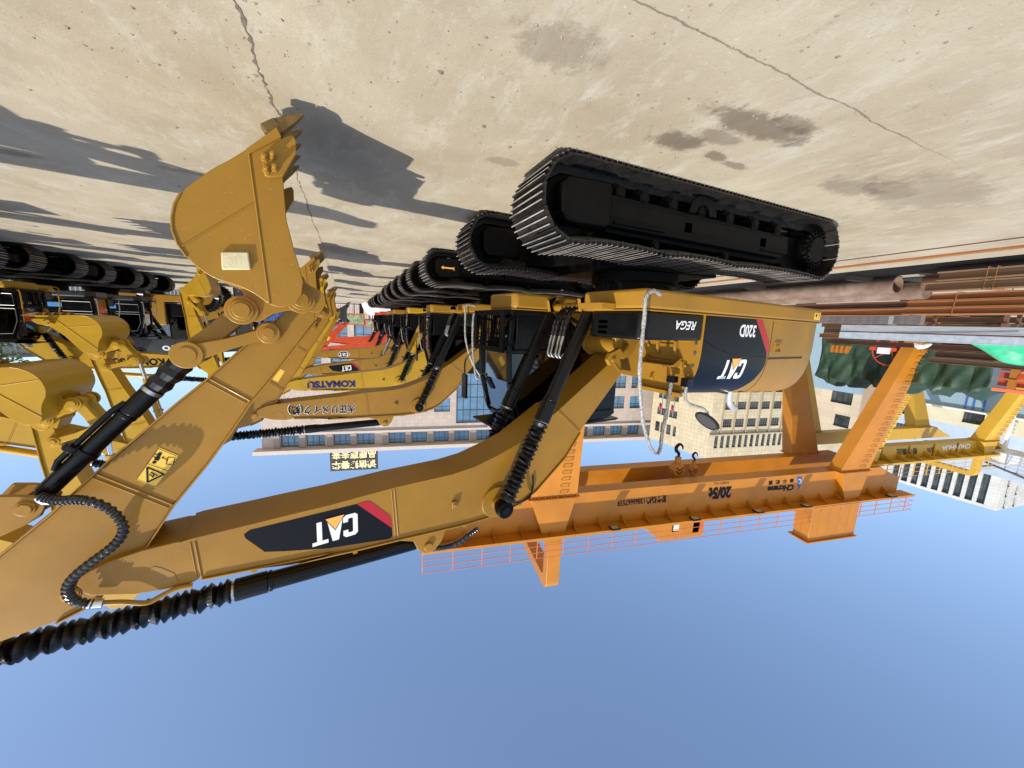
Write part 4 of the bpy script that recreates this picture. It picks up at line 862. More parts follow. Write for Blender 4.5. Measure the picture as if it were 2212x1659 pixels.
excavator('excavator', 'yellow excavator of the right row with the smaller curled bucket hanging before the cabs', 'excavator', GR, 10.2, 12.7, PI, boom=19.3, stick=24, buck=-46, style='kom', decal='num')
excavator('excavator', 'yellow excavator of the right row with its cab nearest the left edge, boom lettered KOMATSU', 'excavator', GR, 9.75, 15.9, PI, boom=2, stick=31, buck=32, style='kom', decal='komatsu_black', dress=False, scale=.86)
excavator('excavator', 'charcoal excavator of the right row, boom lettered VOLVO in white, blue cab sticker', 'excavator', GR, 9.9, 19.4, PI, boom=-6, stick=36, buck=20, style='grey', decal='volvo', scale=.93)
excavator('excavator', 'farther charcoal excavator of the right row behind the first charcoal one', 'excavator', GR, 10.1, 23.2, PI, boom=0, stick=34, buck=10, style='grey', decal='volvo', scale=.93)
# wheel loader at the far end of the right row
def wheel_loader(x, y, rz):
    r = empty('wheel_loader', (x, y, 0), rz); tag(r, 'tan wheel loader lettered 966H on its lift arm, beyond the right row', 'wheel loader')
    bdy = MB().side([(-3.2, 1.1), (-3.1, 2.2), (-.6, 2.5), (-.3, 2.5), (-.3, 1.2), (1.9, 1.1), (2.0, .8), (-3.0, .8)], -.9, .9).build('body', CATY, r, bevel=.05)
    for sx in (-1.7, 1.6):
        for sy in (-1.15, 1.15):
            m = MB(); m.ring([(0, -.26, 0), (0, -.26, 0), (0, -.18, 0), (0, .18, 0), (0, .26, 0), (0, .26, 0)], [.45, .74, .83, .83, .74, .45], 36, caps=False)
            for k in range(26):
                a = 2 * math.pi * k / 26; R_ = Matrix.Rotation(a, 4, 'Y'); m.box(-.04, .04, -.25, .25, .80, .87, R_)
            t = m.build('tyre', RUBBER, r, M=Matrix.Translation((sx, sy, .85))); MB().cyl((0, -.2, 0), (0, .2, 0), .44, 24).build('rim', CATY, t)
    c = MB(); 
    for u in (-.25, 1.0):
        for l in (-.7, .62): c.box(u, u + .08, l, l + .08, 1.9, 3.3)
    c.box(-.3, 1.15, -.75, .75, 3.3, 3.42); c.box(-.3, 1.1, -.72, .72, 1.3, 2.0)
    c = c.build('cab', SATIN, r, bevel=.02); MB().box(-.2, 1.02, -.68, .68, 2.0, 3.3).build('window', DGLASS, c)
    for l in (-.55, .55): MB().side([(.9, 2.1), (1.3, 2.25), (3.0, 1.6), (3.9, .55), (3.7, .4), (2.8, 1.2), (1.0, 1.75)], l - .06, l + .06).build('lift_arm', CATY, r, bevel=.01)
    place_text('966H', 'lettering', BLKL, r, ((2.75, .612, 1.42), (2.0, .612, 1.70), (2.83, .612, 1.66)), .004, off=.03)
    MB().side([(3.7, .3), (3.8, 1.2), (4.0, 1.35), (4.1, 1.2), (3.98, .45), (4.1, .2), (4.9, .12), (4.9, .08), (4.0, .06)], -1.4, 1.4).build('bucket', CATY, r, bevel=.01)
    for l in (-1.4, 1.37): MB().side([(3.7, .3), (3.8, 1.2), (4.1, 1.3), (4.9, .1), (4.0, .06)], l, l + .03).build('bucket_side', CATY, r)
    MB().cyl((1.0, 0, 1.3), (2.8, 0, 1.7), .09, 16).build('lift_cylinder', BLACK, r)
    return r
wheel_loader(9.0, 28.0, PI)
# ================================================================ steel yard
YA = math.radians(7); YO = (-9.3, 2.17)
def yframe(name, label=None, cat=None, group=None, deg=7): return tag(empty(name, (YO[0], YO[1], 0), PI + math.radians(deg)), label, cat, group)
YM = Matrix.Translation((YO[0], YO[1], 0)) @ Matrix.Rotation(PI + YA, 4, 'Z')          # local (a, -b, z)
RUST = mat('rusty_steel', (.24, .085, .022), .6, col2=(.36, .15, .05), vscale=3, streak=(6, .35, 6), bump=.3)
RUSTD = mat('dark_rust', (.10, .045, .025), .65, col2=(.17, .075, .045), vscale=4, streak=(6, .4, 6), bump=.3)
RUSTP = mat('pale_rusty_steel', (.17, .10, .055), .5, col2=(.27, .165, .085), vscale=3, streak=(8, .3, 8))
PIPEM = mat('mottled_rusty_pipe', (.16, .10, .07), .42, col2=(.25, .19, .14), vscale=2.5, bump=.15, bscale=25)
GALV = mat('galvanised_steel', (.33, .37, .42), .38, metal=.35, col2=(.47, .51, .56), vscale=5, streak=(10, .3, 10))
TUBEM = mat('grey_tube_steel', (.20, .18, .18), .35, metal=.4, col2=(.30, .28, .28), vscale=6)
def ibeam(L, h, w_, tw=.012, tf=.018):
    m = MB(); m.box(-w_ / 2, w_ / 2, -L / 2, L / 2, 0, tf); m.box(-w_ / 2, w_ / 2, -L / 2, L / 2, h - tf, h); m.box(-tw / 2, tw / 2, -L / 2, L / 2, tf, h - tf); return m
def hbeam(L, h, w_, t=.012): m = MB(); m.box(-w_ / 2, w_ / 2, -L / 2, L / 2, h / 2 - t / 2, h / 2 + t / 2); m.box(-w_ / 2, -w_ / 2 + t * 1.3, -L / 2, L / 2, 0, h); m.box(w_ / 2 - t * 1.3, w_ / 2, -L / 2, L / 2, 0, h); return m
def yput(name, key, fn, m, a, b, z, label, cat, group=None, rot=0):
    me = cached((key, m.name), lambda: fn().mesh(name)); o = mkobj(name, me, m)
    o.matrix_world = YM @ Matrix.Translation((a, -b, z)) @ Matrix.Rotation(rot, 4, 'Z'); return tag(o, label, cat, group)
for a, n_, lb in ((.0, 'rail_strip', 'thin steel strip set in the concrete, nearer of the two'), (.80, 'crane_rail', 'rusty crane rail set in the concrete behind the thin strip')):
    wd = .03 if a == 0 else .09
    o = yput(n_, n_, lambda: MB().box(-wd, wd, -60, 60, -.02, .012 if a == 0 else .03), RUSTD if a == 0 else RUST, a, 0, 0, lb, 'rail')
TIM = mat('timber', (.018, .014, .010), .8, var=.2, vscale=9)
yput('shade_strip', 'shadestrip', lambda: MB().box(-.5, .9, -9, 9, 0, .012), mat('tarry_black_plate', (.006, .006, .006), .6, spec=.2), 2.25, 4.0, 0, 'long flat black plate on the concrete under the pipes and beams', 'cover plate')  # black strip paints in the dark shade gap below the raised beams
for i, b in enumerate((-2.4, .4, 3.6, 6.6)):
    yput('timber_block', 'timber', lambda: MB().box(-1.7, 1.9, -.07, .07, .014, .13), TIM, 4.0, b, 0, 'timber bearer lying under the rusty beams and pipes by the rail', 'timber', 'timber bearers under the steel stacks')
GS = 'rusty beams and pipes stacked beside the crane rail'
for i, (a, z, lb) in enumerate(((2.25, .135, 'pale rusty H beam, lowest and nearest the rail'), (2.50, .135, 'pale rusty H beam lying second from the rail'), (2.36, .34, 'pale rusty H beam on top of the two lowest'))):
    yput('steel_beam', ('hb1', 6), lambda: ibeam(6.4, .19, .20, .012, .022), RUSTP, a, -1.35 + .12 * i, z, lb, 'steel beam', GS)
yput('steel_pipe', 'pipe1', lambda: MB().ring([(0, -3.6, 0), (0, 3.6, 0)], .215, 40, caps=False).ring([(0, 3.6, 0), (0, -3.6, 0)], .185, 40, caps=False).add([(r_ * math.cos(t), y_, r_ * math.sin(t)) for y_ in (-3.6, 3.6) for r_ in (.185, .215) for t in [2 * PI * k / 40 for k in range(40)]], [(o_ + k, o_ + (k + 1) % 40, o_ + 40 + (k + 1) % 40, o_ + 40 + k) for o_ in (0, 80) for k in range(40)]), PIPEM, 3.25, 6.65, .235, 'fat mottled rusty pipe with a pale rim at its open end', 'steel pipe', GS)
yput('steel_pipe', 'pipe1', None, PIPEM, 3.72, 6.45, .38, 'second fat rusty pipe lying just behind the open ended one', 'steel pipe', GS) if False else None
o2 = yput('steel_pipe', 'pipe2', lambda: MB().cyl((0, -3.6, 0), (0, 3.6, 0), .22, 36), PIPEM, 3.75, 6.3, .36, 'second fat rusty pipe lying behind the one with the pale rim', 'steel pipe', GS)
yput('steel_pipe', 'pipe3', lambda: MB().cyl((0, -3, 0), (0, 3, 0), .19, 28), RUSTD, 3.3, -.45, .22, 'dark ended pipe lying in line with the fat mottled one', 'steel pipe', GS)
lev = ['bottom', 'middle', 'top']
def tie(a0, a1, z0, z1): return MB().ring([(a0, 0, z0), (a1, .02, z0), (a1, .05, z1), (a0, -.02, z1)], .010, 6, closed=True)
for i, b in enumerate((1.1, .98, -1.6)): yput('tie_wire', ('tie', i), lambda: tie(2.1, 2.65, .12, .55), RUST, 0, b, 0, 'rusty wire tied around the pale rusty beams, ' + ['left one of a pair', 'right one of a pair', 'rightmost'][i], 'tie wire', 'wires tied around the beams')
for i, b in enumerate((2.2, -1.0)): yput('tie_wire', ('tie2', i), lambda: tie(3.84, 4.42, .42, .98), RUST, 0, b, 0, 'rusty wire tied around the orange rust beams, ' + ['left one', 'right one'][i], 'tie wire', 'wires tied around the beams')
for i in range(3):
    for j in range(3):
        yput('steel_beam', 'ib1', lambda: ibeam(7.6, .165, .16), RUST, 3.95 + .18 * j, -.72 + .05 * (i - j), .44 + .17 * i, f'orange rust beam with drilled end, {lev[i]} layer, {["front", "second", "back"][j]} of three', 'steel beam', 'rust orange beams with drilled ends')
for i in range(2):
    for j in range(2):
        yput('steel_beam', 'ib2', lambda: ibeam(5.8, .19, .17), RUST if (i + j) % 2 else RUSTD, 4.4 + .2 * j, 6.1 + .1 * i, .56 + .2 * i, f'dark rust beam lying behind the fat pipes, {lev[i]} layer, {["front", "back"][j]} one', 'steel beam', 'rusty beams behind the fat pipes')
for i in range(7):
    for j in range(3):
        yput('steel_tube', 'tube', lambda: MB().box(-.029, .029, -2.0, 2.0, -.024, .024), TUBEM, 6.0 + .065 * j, 5.75, .78 + .056 * i, 'grey steel tube in the strapped bundle behind the rust beams', 'steel tube', 'tubes strapped in one bundle')
yput('strap', 'strap', lambda: MB().box(-.035, .17, -.06, .06, -.03, .37), GALV, 6.0, 4.45, .78, 'metal strap around the bundle of grey tubes', 'strap')
for i, b in enumerate((4.1, 7.2)): yput('timber_block', 'timber2', lambda: MB().box(-.3, .5, -.09, .09, 0, .75), TIM, 6.0, b, 0, 'timber stand under the bundle of grey tubes', 'timber', 'timber stands under the tube bundle')
def channel(L, h, w_): m = MB(); m.box(-w_, w_, -L / 2, L / 2, 0, h); m.box(-w_ - .006, w_ + .006, -L / 2, L / 2, h - .03, h + .004); m.box(-w_ - .006, w_ + .006, -L / 2, L / 2, -.004, .03); return m
yput('steel_beam', 'ch1', lambda: channel(6.4, .28, .1), GALV, 12.0, 6.2, 1.04, 'galvanised grey beam, lower of the two long pale ones', 'steel beam', 'galvanised beams on trestles')
yput('steel_beam', 'ch2', lambda: channel(6.3, .30, .12), mat('pale_galvanised', (.40, .46, .54), .38, metal=.3, col2=(.52, .58, .65), vscale=5), 12.4, 6.5, 1.38, 'galvanised pale blue beam, upper of the two long pale ones', 'steel beam', 'galvanised beams on trestles')
for b in (4.2, 6.4, 8.6): yput('trestle', 'tres', lambda: MB().box(-.45, .6, -.06, .06, .9, 1.03).box(-.4, -.3, -.05, .05, 0, .9).box(.4, .5, -.05, .05, 0, .9).box(-.38, .48, -.03, .03, .4, .48), RUSTD, 12.1, b, 0, 'rusty trestle under the two galvanised beams', 'trestle', 'trestles under the galvanised beams')
yput('steel_bar', 'bar1', lambda: MB().cyl((0, -2.4, 0), (0, 2.4, .0), .02, 8), RUSTD, 11.85, 6.2, 1.36, 'thin dark bar lying askew across the galvanised beams', 'bar', rot=.03)
rnd = random.Random(5)
LAB = ['lowest', 'second', 'third', 'fourth', 'fifth', 'topmost']
for i in range(6):
    yput('steel_beam', ('far', i % 2), lambda: ibeam(9.5 - (i % 2), .26, .3), RUSTD if i % 2 else RUST, 17.3 + .1 * (i % 3), 9.0 + .3 * rnd.uniform(-1, 1), .1 + .34 * i, f'brown beam of the stack behind the galvanised beams, {LAB[i]} of six', 'steel beam', 'brown beams stacked behind the galvanised ones')
for i in range(5):
    yput('steel_beam', ('far2', 1), lambda: ibeam(8, .3, .34), RUSTD if i % 2 else RUSTP, 20.0, 5.3 + .4 * rnd.uniform(-1, 1), 1.2 + .34 * i, f'brown beam stacked in front of the green tarpaulin, {LAB[i]} of five', 'steel beam', 'brown beams before the tarpaulin')
for b in (1.0, 5.6): yput('trestle', 'tres2', lambda: MB().box(-.3, .3, -.1, .1, 0, 1.2), RUSTD, 20.0, b, 0, 'heavy stand under the beams before the tarpaulin', 'trestle', 'stands under the beams before the tarpaulin')
# orange brackets and rods behind the counterweight
for i in range(4): yput('bracket', 'brk2', lambda: MB().side([(0, 0), (.35, 0), (.35, .1), (.1, .45), (0, .45)], -.07, .07), mat('orange_bracket', (.36, .13, .012), .5), 17.1, 12.85 - .26 * i, 2.17, 'small orange bracket standing on the brown beams, ' + ['leftmost', 'second', 'third', 'last'][i] + ' of its row', 'bracket', 'orange brackets on the brown beams')
yput('plastic_sheet', 'psheet', lambda: MB().ring([(0, 0, .0), (.02, .1, .1), (.05, .22, .16), (.1, .35, .17), (.05, .5, .1), (0, .68, .02)], [.03, .13, .17, .14, .12, .03], 7), mat('crumpled_plastic', (.62, .62, .62), .2, bump=.9, bscale=14, coat=.5), 17.0, 9.0, 1.78, 'crumpled clear plastic sheet lying on the brown beams', 'plastic sheet')
# tarpaulins
def tarp(name, a, b0, b1, z0, zf, mt, label, seed, sc=1.45, depth=2.0):
    rn = random.Random(seed); nb, nz = 90, 34; m = MB(); vs = []
    for i in range(nb):
        t = i / (nb - 1); b = b0 + (b1 - b0) * t; ph = (b / sc) % 1.0; sl = abs(ph - .5) * 2       # 1 at the gathers
        top = zf(t) - .42 * (1 - sl) ** 1.2 * 0 + .46 * (sl ** 3) - .2 + .08 * math.sin(b * 2.2)
        for j in range(nz):
            s_ = j / (nz - 1)
            if s_ < .72: z = z0 + (top - z0) * (s_ / .72); aa = a + .10 * abs(math.sin(b * 2.9 + 1.1 * z)) - .34 * (1 - abs(2 * ((b * .62 + .23 * z) % 1) - 1)) * (.35 + .65 * s_) + .38 * (sl ** 2) * s_ + .07 * math.sin(b * 9 - 4 * z) * s_
            else: q = (s_ - .72) / .28; z = top + .22 * math.sin(q * 1.57) + .05 * math.sin(b * 7 + q * 5); aa = a + .2 + depth * q
            vs.append((aa + rn.uniform(-.012, .012), -b, z + rn.uniform(-.012, .012)))
    m.add(vs, [(i * nz + j, (i + 1) * nz + j, (i + 1) * nz + j + 1, i * nz + j + 1) for i in range(nb - 1) for j in range(nz - 1)])
    me = m.mesh(name); o = mkobj(name, me, mt); o.matrix_world = YM; tag(o, label, 'tarpaulin'); s = o.modifiers.new('s', 'SOLIDIFY'); s.thickness = .02; return o
DKG = mat('dark_green_tarp', (.020, .050, .026), .5, var=.35, vscale=1.2, bump=1.0, bscale=4)
tarp('tarpaulin', 22.0, 7.9, 16.6, .1, lambda t: 4.45 + .65 * t, DKG, 'dark green tarpaulin gathered in folds over a tall stack', 4)
brt = MB()
nb, nz = 40, 20
for i in range(nb):
    for j in range(nz):
        u = i / (nb - 1); v = j / (nz - 1); b = 2.6 + 4.5 * u; z = 1.55 + (1.15 * math.sin(PI * min(1, (1 - u) * .9 + .0)) ** .6) * v; brt.v.append((16.6 + .9 * v + .10 * math.sin(9 * u + 5 * v) + .05 * math.sin(23 * u), -b, z + .06 * math.sin(14 * u + 3 * v)))
brt.f = [(i * nz + j, (i + 1) * nz + j, (i + 1) * nz + j + 1, i * nz + j + 1) for i in range(nb - 1) for j in range(nz - 1)]
o = brt.build('tarpaulin', mat('bright_green_tarp', (.04, .42, .22), .4, var=.25, vscale=2, bump=.4, bscale=6, coat=.2)); o.matrix_world = YM; tag(o, 'bright turquoise green tarpaulin slung over beams at the right edge of the yard', 'tarpaulin'); o.modifiers.new('s', 'SOLIDIFY').thickness = .02
# red cable drum frame and white meter box below the ladder leg
REDM = mat('red_primer', (.50, .06, .03), .5, var=.1)
t = yframe('cable_reel', 'red open cable reel wheel standing before the green tarpaulin', 'cable reel')
ring_ = [(21.0, -11.9 + .97 * math.cos(k * PI / 18), 2.35 + .97 * math.sin(k * PI / 18)) for k in range(36)]
MB().ring(ring_, .04, 8, closed=True).build('reel_rim', REDM, t)
for k in range(5): an = k * 2 * PI / 5; MB().cyl((21.0, -11.9, 2.35), (21.0, -11.9 + .97 * math.cos(an), 2.35 + .97 * math.sin(an)), .022, 8).build('spoke', REDM, t)
MB().box(21.05, 21.3, -12.1, -11.7, 0, 2.3).build('stand', REDM, t, bevel=.02)
t = yframe('control_box', 'white control box with a red back beside the cable reel', 'control box'); MB().box(20.7, 20.9, -12.48, -11.87, 2.2, 2.6).build('case', mat('white_box', (.7, .7, .72), .4), t, bevel=.02); MB().box(20.9, 21.1, -13.0, -11.6, 2.2, 2.42).build('back_plate', REDM, t); MB().box(20.92, 21.05, -12.7, -12.6, 0, 2.2).build('post', REDM, t)
t = yframe('guard_frame', 'red panelled machine frame with orange rails at the right edge of the photo', 'machine frame')
for i in range(5): MB().box(21.0, 21.1, -7.3, -2.0, 1.9 + .40 * i, 2.2 + .40 * i).build('panel', REDM, t)
MB().box(20.8, 21.0, -7.4, -1.0, 3.9, 4.1).build('top_rail', mat('salmon_rail', (.70, .17, .08), .4), t, bevel=.03)
for b in (4.0, 6.75): MB().box(20.7, 20.9, -b - .12, -b + .12, 0, 3.9).build('post', mat('orange_bracket'), t)
for z in (2.55, 3.4): MB().box(20.65, 20.7, -7.4, -2, z, z + .06).build('rail', mat('orange_bracket'), t)
# ================================================================ gantry cranes
class Fr:
    def __init__(s, deg): a = math.radians(deg); s.o = np.array([YO[0], YO[1], 0.]); s.a = np.array([-math.cos(a), -math.sin(a), 0]); s.b = np.array([-math.sin(a), math.cos(a), 0])
    def T(s, p, t): P = on(p[0], p[1], s.b, t, s.o) - s.o; return (float(s.a @ P), -t, float(P[2]))
    def S(s, p, a): P = on(p[0], p[1], s.a, a, s.o) - s.o; return (a, -float(s.b @ P), float(P[2]))
G9 = Fr(9.5)
ORC = mat('orange_crane_paint', (.46, .175, .012), .42, var=.10, vscale=.6, bump=.03)
YEC = mat('yellow_crane_paint', (.55, .33, .03), .45, var=.08, vscale=.6)
LADM = mat('ladder_orange', (.34, .15, .02), .5)
def taper(m, b, t, z0, z1):
    "b,t = (x0,x1,y0,y1) rectangles at z0 and z1"
    vs = [(x, y, z0) for x in b[:2] for y in b[2:]] + [(x, y, z1) for x in t[:2] for y in t[2:]]
    m.add(vs, [(0, 1, 3, 2), (4, 6, 7, 5), (0, 4, 5, 1), (2, 3, 7, 6), (0, 2, 6, 4), (1, 5, 7, 3)]); return m
def gantry(name, label, P, aL, aR, a0, a1, tn, tf, z0, z1, railp, gw=.75, lw=1.0, a0f=None):
    r = tag(empty(name, (YO[0], YO[1], 0), PI + math.radians(9.5)), label, 'gantry crane')
    def box(nm, x0, x1, t0, t1, za, zb, mm=P, par=r, bevel=.012): return MB().box(x0, x1, -t1, -t0, za, zb).build(nm, mm, par, bevel=bevel)
    def girder(t0, face, a0=a0):
        m = MB(); m.prism([(a0 + .9, z0 + .55), (a0 + 2.2, z0), (a1 - 2.2, z0), (a1 - .9, z0 + .6), (a1, z0 + .9), (a1, z1), (a0, z1), (a0, z0 + .9)], lambda a, b, t: (a, t, b), -t0, -(t0 + gw))
        g = m.build('girder', P, r, bevel=.008)
        s = MB()
        s.box(a0 + 2.2, a1 - 2.2, -(t0 + gw + .05), -(t0 - .05), z0 - .03, z0 - .002)
        x = a0 + 1.6
        while x < a1 - .5:
            s.prism([(x, z1), (x, z1 - .35)], lambda a, b, t: (a, t, b), 0, 0) if False else None
            ty = -t0 + (.002 if face else 0); s.add([(x - .012, -t0, z1 - .01), (x + .012, -t0, z1 - .01), (x + .012, -t0 + .75 * face, z1 - .01), (x - .012, -t0 + .75 * face, z1 - .01), (x - .012, -t0, z1 - .5), (x + .012, -t0, z1 - .5)], [(0, 3, 4), (1, 5, 2), (0, 4, 5, 1), (3, 2, 5, 4)]) if face else None
            x += 1.55
        s.build('stiffener', P, g); return g
    gn = girder(tn, 1); gf = girder(tf, 0, a0f if a0f is not None else a0)
    wk = MB(); wk.box(a0 - .6, a1 + .5, -tn - .05, -tn + .82, z1 - .012, z1 + .03); wk.box(a0 - .6, a1 + .5, -tn + .78, -tn + .83, z1 - .05, z1 + .10); wk = wk.build('walkway', P, r)
    rl = MB(); y = -tn + .80
    x = a0 - .55; RM_ = []
    while x < a1 + .5: rl.box(x - .02, x + .02, y - .02, y + .02, z1 + .03, z1 + 1.15); x += 1.5
    for h in (.42, .78, 1.13): rl.box(a0 - .55, a1 + .45, y - .014, y + .014, z1 + h, z1 + h + .025)
    for xx in (a0 - .55, a1 + .45):
        for h in (.42, .78, 1.13): rl.box(xx - .014, xx + .014, y - .8, y, z1 + h, z1 + h + .025)
    rl.build('railing', railp, r)
    for k, x in enumerate((aL, aR)):
        for side, t0 in ((1, tn), (-1, tf + gw)):
            # side 1: near girder, leg leans towards smaller t
            yc = -t0 + side * -(gw * .5) ; lean = side * .95
            m = MB(); taper(m, (x - .42 * lw, x + .42 * lw, yc + lean * 3.1 - .32, yc + lean * 3.1 + .32), (x - 1.35 * lw, x + 1.35 * lw, yc - .42 + side * .3, yc + .42 + side * .3), 0, z0 - .06)
            lg = m.build('leg', P, r, bevel=.01)
            box('flange', x - 1.5 * lw, x + 1.5 * lw, -(yc + .55 + side * .3), -(yc - .55 + side * .3), z0 - .06, z0 - .031, P, lg)
            fb = MB()
            for q in range(8): xx = x + (-1.3 + q * .37) * lw; fb.box(xx - .02, xx + .02, yc + side * .3 - .5, yc + side * .3 + .5, z0 - .16, z0 - .061)
            fb.build('flange_bolt', railp, lg)
            if side == 1:
                br = MB(); taper(br, (x - 1.3 * lw, x + 1.25 * lw, -t0 - .01, -t0 + .45), (x - .45 * lw, x + .55 * lw, -t0 - .01, -t0 + .45), z0, z1 + .55); br.build('bracket', P, r, bevel=.008)
                lad = MB()
                for q in range(26):
                    s_ = q / 26; xx = x - .42 - .93 * s_ ; z = s_ * (z0 - .3); yy = yc + lean * 3.1 * (1 - s_) + .3 * s_
                    w_ = .22; fx = x + (.1 * (1 - s_) + .5 * s_) * lw; hd = .32 + .10 * s_ + .11
                    lad.box(fx - w_, fx + w_, yy + hd - .03, yy + hd, z + .3, z + .335); lad.box(fx - w_ - .02, fx - w_ + .01, yy + hd - .13, yy + hd, z + .3, z + .335); lad.box(fx + w_ - .01, fx + w_ + .02, yy + hd - .13, yy + hd, z + .3, z + .335)
                (lad.build('ladder', LADM, lg) if True else None)
    return r, gn, gf, box, wk
def loop(r, P, x, tA, tB, zb, zt, w_=.8, th=.62, rad=.55, tip=None):
    "inverted U beam joining both girders above the trolley"
    out = [(-tA, zb), (-tA, zt - rad)] + [(-tA - rad + rad * math.cos(a), zt - rad + rad * math.sin(a)) for a in np.linspace(.2, PI / 2, 6)] + [(-tB + rad + rad * math.cos(a), zt - rad + rad * math.sin(a)) for a in np.linspace(PI / 2, PI - .2, 6)] + [(-tB, zt - rad), (-tB, zb)]
    ri = rad * .5; A, B2 = tA + th, tB - th
    inn = [(-B2, zb), (-B2, zt - th - ri)] + [(-B2 + ri + ri * math.cos(a), zt - th - ri + ri * math.sin(a)) for a in np.linspace(PI - .2, PI / 2, 5)] + [(-A - ri + ri * math.cos(a), zt - th - ri + ri * math.sin(a)) for a in np.linspace(PI / 2, .2, 5)] + [(-A, zt - th - ri), (-A, zb)]
    m = MB(); m.prism(out + inn, lambda a, b, t: (t, a, b), x - w_ / 2, x + w_ / 2); return m.build('saddle_beam', P, r, bevel=.02)
def hookblock(r, x, t, z, s=1.0, drop=1.6, P=None):
    y = -t; b = tag(empty('hook_block', (0, 0, 0)), None); bpy.data.objects.remove(b)
    m = MB().prism([(-.34, .0), (-.2, -.32), (.2, -.32), (.34, 0), (.22, .34), (-.22, .34)], lambda a, b, q: (x + a * s, y + q, z + b * s), -.22 * s, .22 * s); h = m.build('hook_block', P, r, bevel=.02)
    st_ = MB()
    for d in (-.12, .06): st_.add([(x - .22 * s, y + .225 * s, z + d * s), (x, y + .225 * s, z + (d + .16) * s), (x + .22 * s, y + .225 * s, z + d * s), (x + .22 * s, y + .225 * s, z + (d - .07) * s), (x, y + .225 * s, z + (d + .09) * s), (x - .22 * s, y + .225 * s, z + (d - .07) * s)], [(0, 1, 4, 5), (1, 2, 3, 4)])
    st_.build('hazard_stripe', BLKL, h)
    MB().box(x - .12 * s, x + .12 * s, y - .1 * s, y + .1 * s, z - .68 * s, z - .32 * s).build('swivel', P, h)
    hk = [(x, y, z - .66 * s), (x, y, z - .86 * s), (x - .17 * s, y, z - 1.02 * s), (x - .18 * s, y, z - 1.22 * s), (x, y, z - 1.36 * s), (x + .18 * s, y, z - 1.24 * s), (x + .22 * s, y, z - 1.06 * s)]
    hk = smoothpath(hk, 5); n = len(hk); MB().ring(hk, [s * (.06 + .035 * math.sin(PI * i / (n - 1))) * (1 - .55 * (i / (n - 1)) ** 3) for i in range(n)], 10).build('hook', BLACK, h)
    c = MB()
    for d in (-.2, -.07, .07, .2): c.cyl((x + d * s, y, z + .3 * s), (x + d * s, y, z + drop), .014, 5)
    c.build('hoist_rope', mat('dark_rope', (.05, .03, .02), .6), h)
ORR = mat('salmon_railing', (.55, .16, .05), .5)
r, gn, gf, box, wk = gantry('gantry_crane', 'orange double girder gantry crane lettered 20/5t, spanning the steel yard', ORC, -1.55, 20.9, -8.0, 26.3, 14.0, 16.8, 10.93, 12.95, ORR)
loop(r, ORC, -1.25, 13.85, 20.2, 13.0, 16.75); loop(r, ORC, 21.75, 13.75, 20.2, 13.0, 16.0)
# lettering on the near girder (reads towards the camera)
def gtext(s, m, parent, t, pll, plr, pul, lift=.012, off=0.0, shear=0.0, lz=None):
    A, B2, Cc = G9.T(pll, t), G9.T(plr, t), G9.T(pul, t); A = Vector(A); B2 = Vector(B2); Cc = Vector(Cc)
    return place_text(s, 'lettering', m, parent, (A, B2, Cc), lift, off=off, shear=shear)
gtext('20/5t', BLKL, gn, 14.0, gB(445, 525), gB(225, 540), gB(432, 640), off=.055)
gtext('服务热线:13866667559', BLKL, gn, 14.0, gA(1778, 612), gA(1305, 660), gA(1778, 682), off=.03)
gtext('CHcrane', BLKL, gn, 14.0, gB(1045, 508), gB(790, 530), gB(1045, 565), off=.06, shear=.25)
gtext('春  华  起  重', BLKL, gn, 14.0, gB(1048, 450), gB(800, 475), gB(1046, 490), off=.03)
gtext('起升高度按生产厂家规定', BLKL, gn, 14.0, gB(420, 480), gB(275, 492), gB(420, 500))
lgm = [Vector(G9.T(gB(*p), 14.0)) + Vector((0, .012, 0)) for p in ((1075, 436), (1130, 434), (1103, 545), (1088, 545))]
MB().add([tuple(v) for v in lgm], [(0, 1, 2, 3)]).build('blue_emblem', mat('emblem_blue', (.02, .10, .35), .4), gn, smooth=False)
a_, b_, c_ = [Vector(G9.T(gB(*p), 14.0)) for p in ((1118, 455), (1090, 455), (1118, 505))]; place_text('C', 'lettering', mat('emblem_pale', (.5, .6, .75), .4), gn, (a_, b_, c_), .016, off=.03)
dt = Vector(G9.T(gB(1089, 552), 14.0)); MB().add([(dt.x + .06 * math.cos(k * .7), dt.y + .014, dt.z + .06 * math.sin(k * .7)) for k in range(9)], [tuple(range(9))]).build('red_dot', REDL, gn, smooth=False)
# electrical house with pressed ribs, trolley housing, lamps
h = MB().box(16.9, 21.2, -14.2, -13.15, 12.99, 15.45).build('electrical_house', ORC, r, bevel=.02)
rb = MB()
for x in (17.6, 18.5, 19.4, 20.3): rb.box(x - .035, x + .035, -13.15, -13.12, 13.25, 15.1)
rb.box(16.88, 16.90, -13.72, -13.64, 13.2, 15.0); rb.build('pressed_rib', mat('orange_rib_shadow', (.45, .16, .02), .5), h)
MB().box(16.7, 21.3, -14.4, -13.0, 15.45, 15.53).build('house_roof', ORC, h)
tr_ = MB().prism([(3.9, 13.1), (6.2, 14.9), (9.4, 14.9), (9.4, 13.0), (3.9, 13.0)], lambda a, b, t: (a, t, b), -14.4, -16.6).build('trolley_housing', ORC, r, bevel=.02)
MB().box(8.55, 9.0, -14.4, -14.385, 13.2, 14.6).build('housing_opening', mat('void_black', (.002, .002, .002), .9), tr_)
MB().box(9.0, 9.2, -14.395, -14.38, 13.2, 14.4).build('red_flap', REDL, tr_); MB().box(6.95, 7.45, -14.4, -14.385, 13.75, 14.35).build('housing_window', mat('void_black'), tr_)
MB().box(7.02, 7.4, -14.38, -14.33, 13.85, 14.25).build('lamp_pane', LAMPG, tr_)
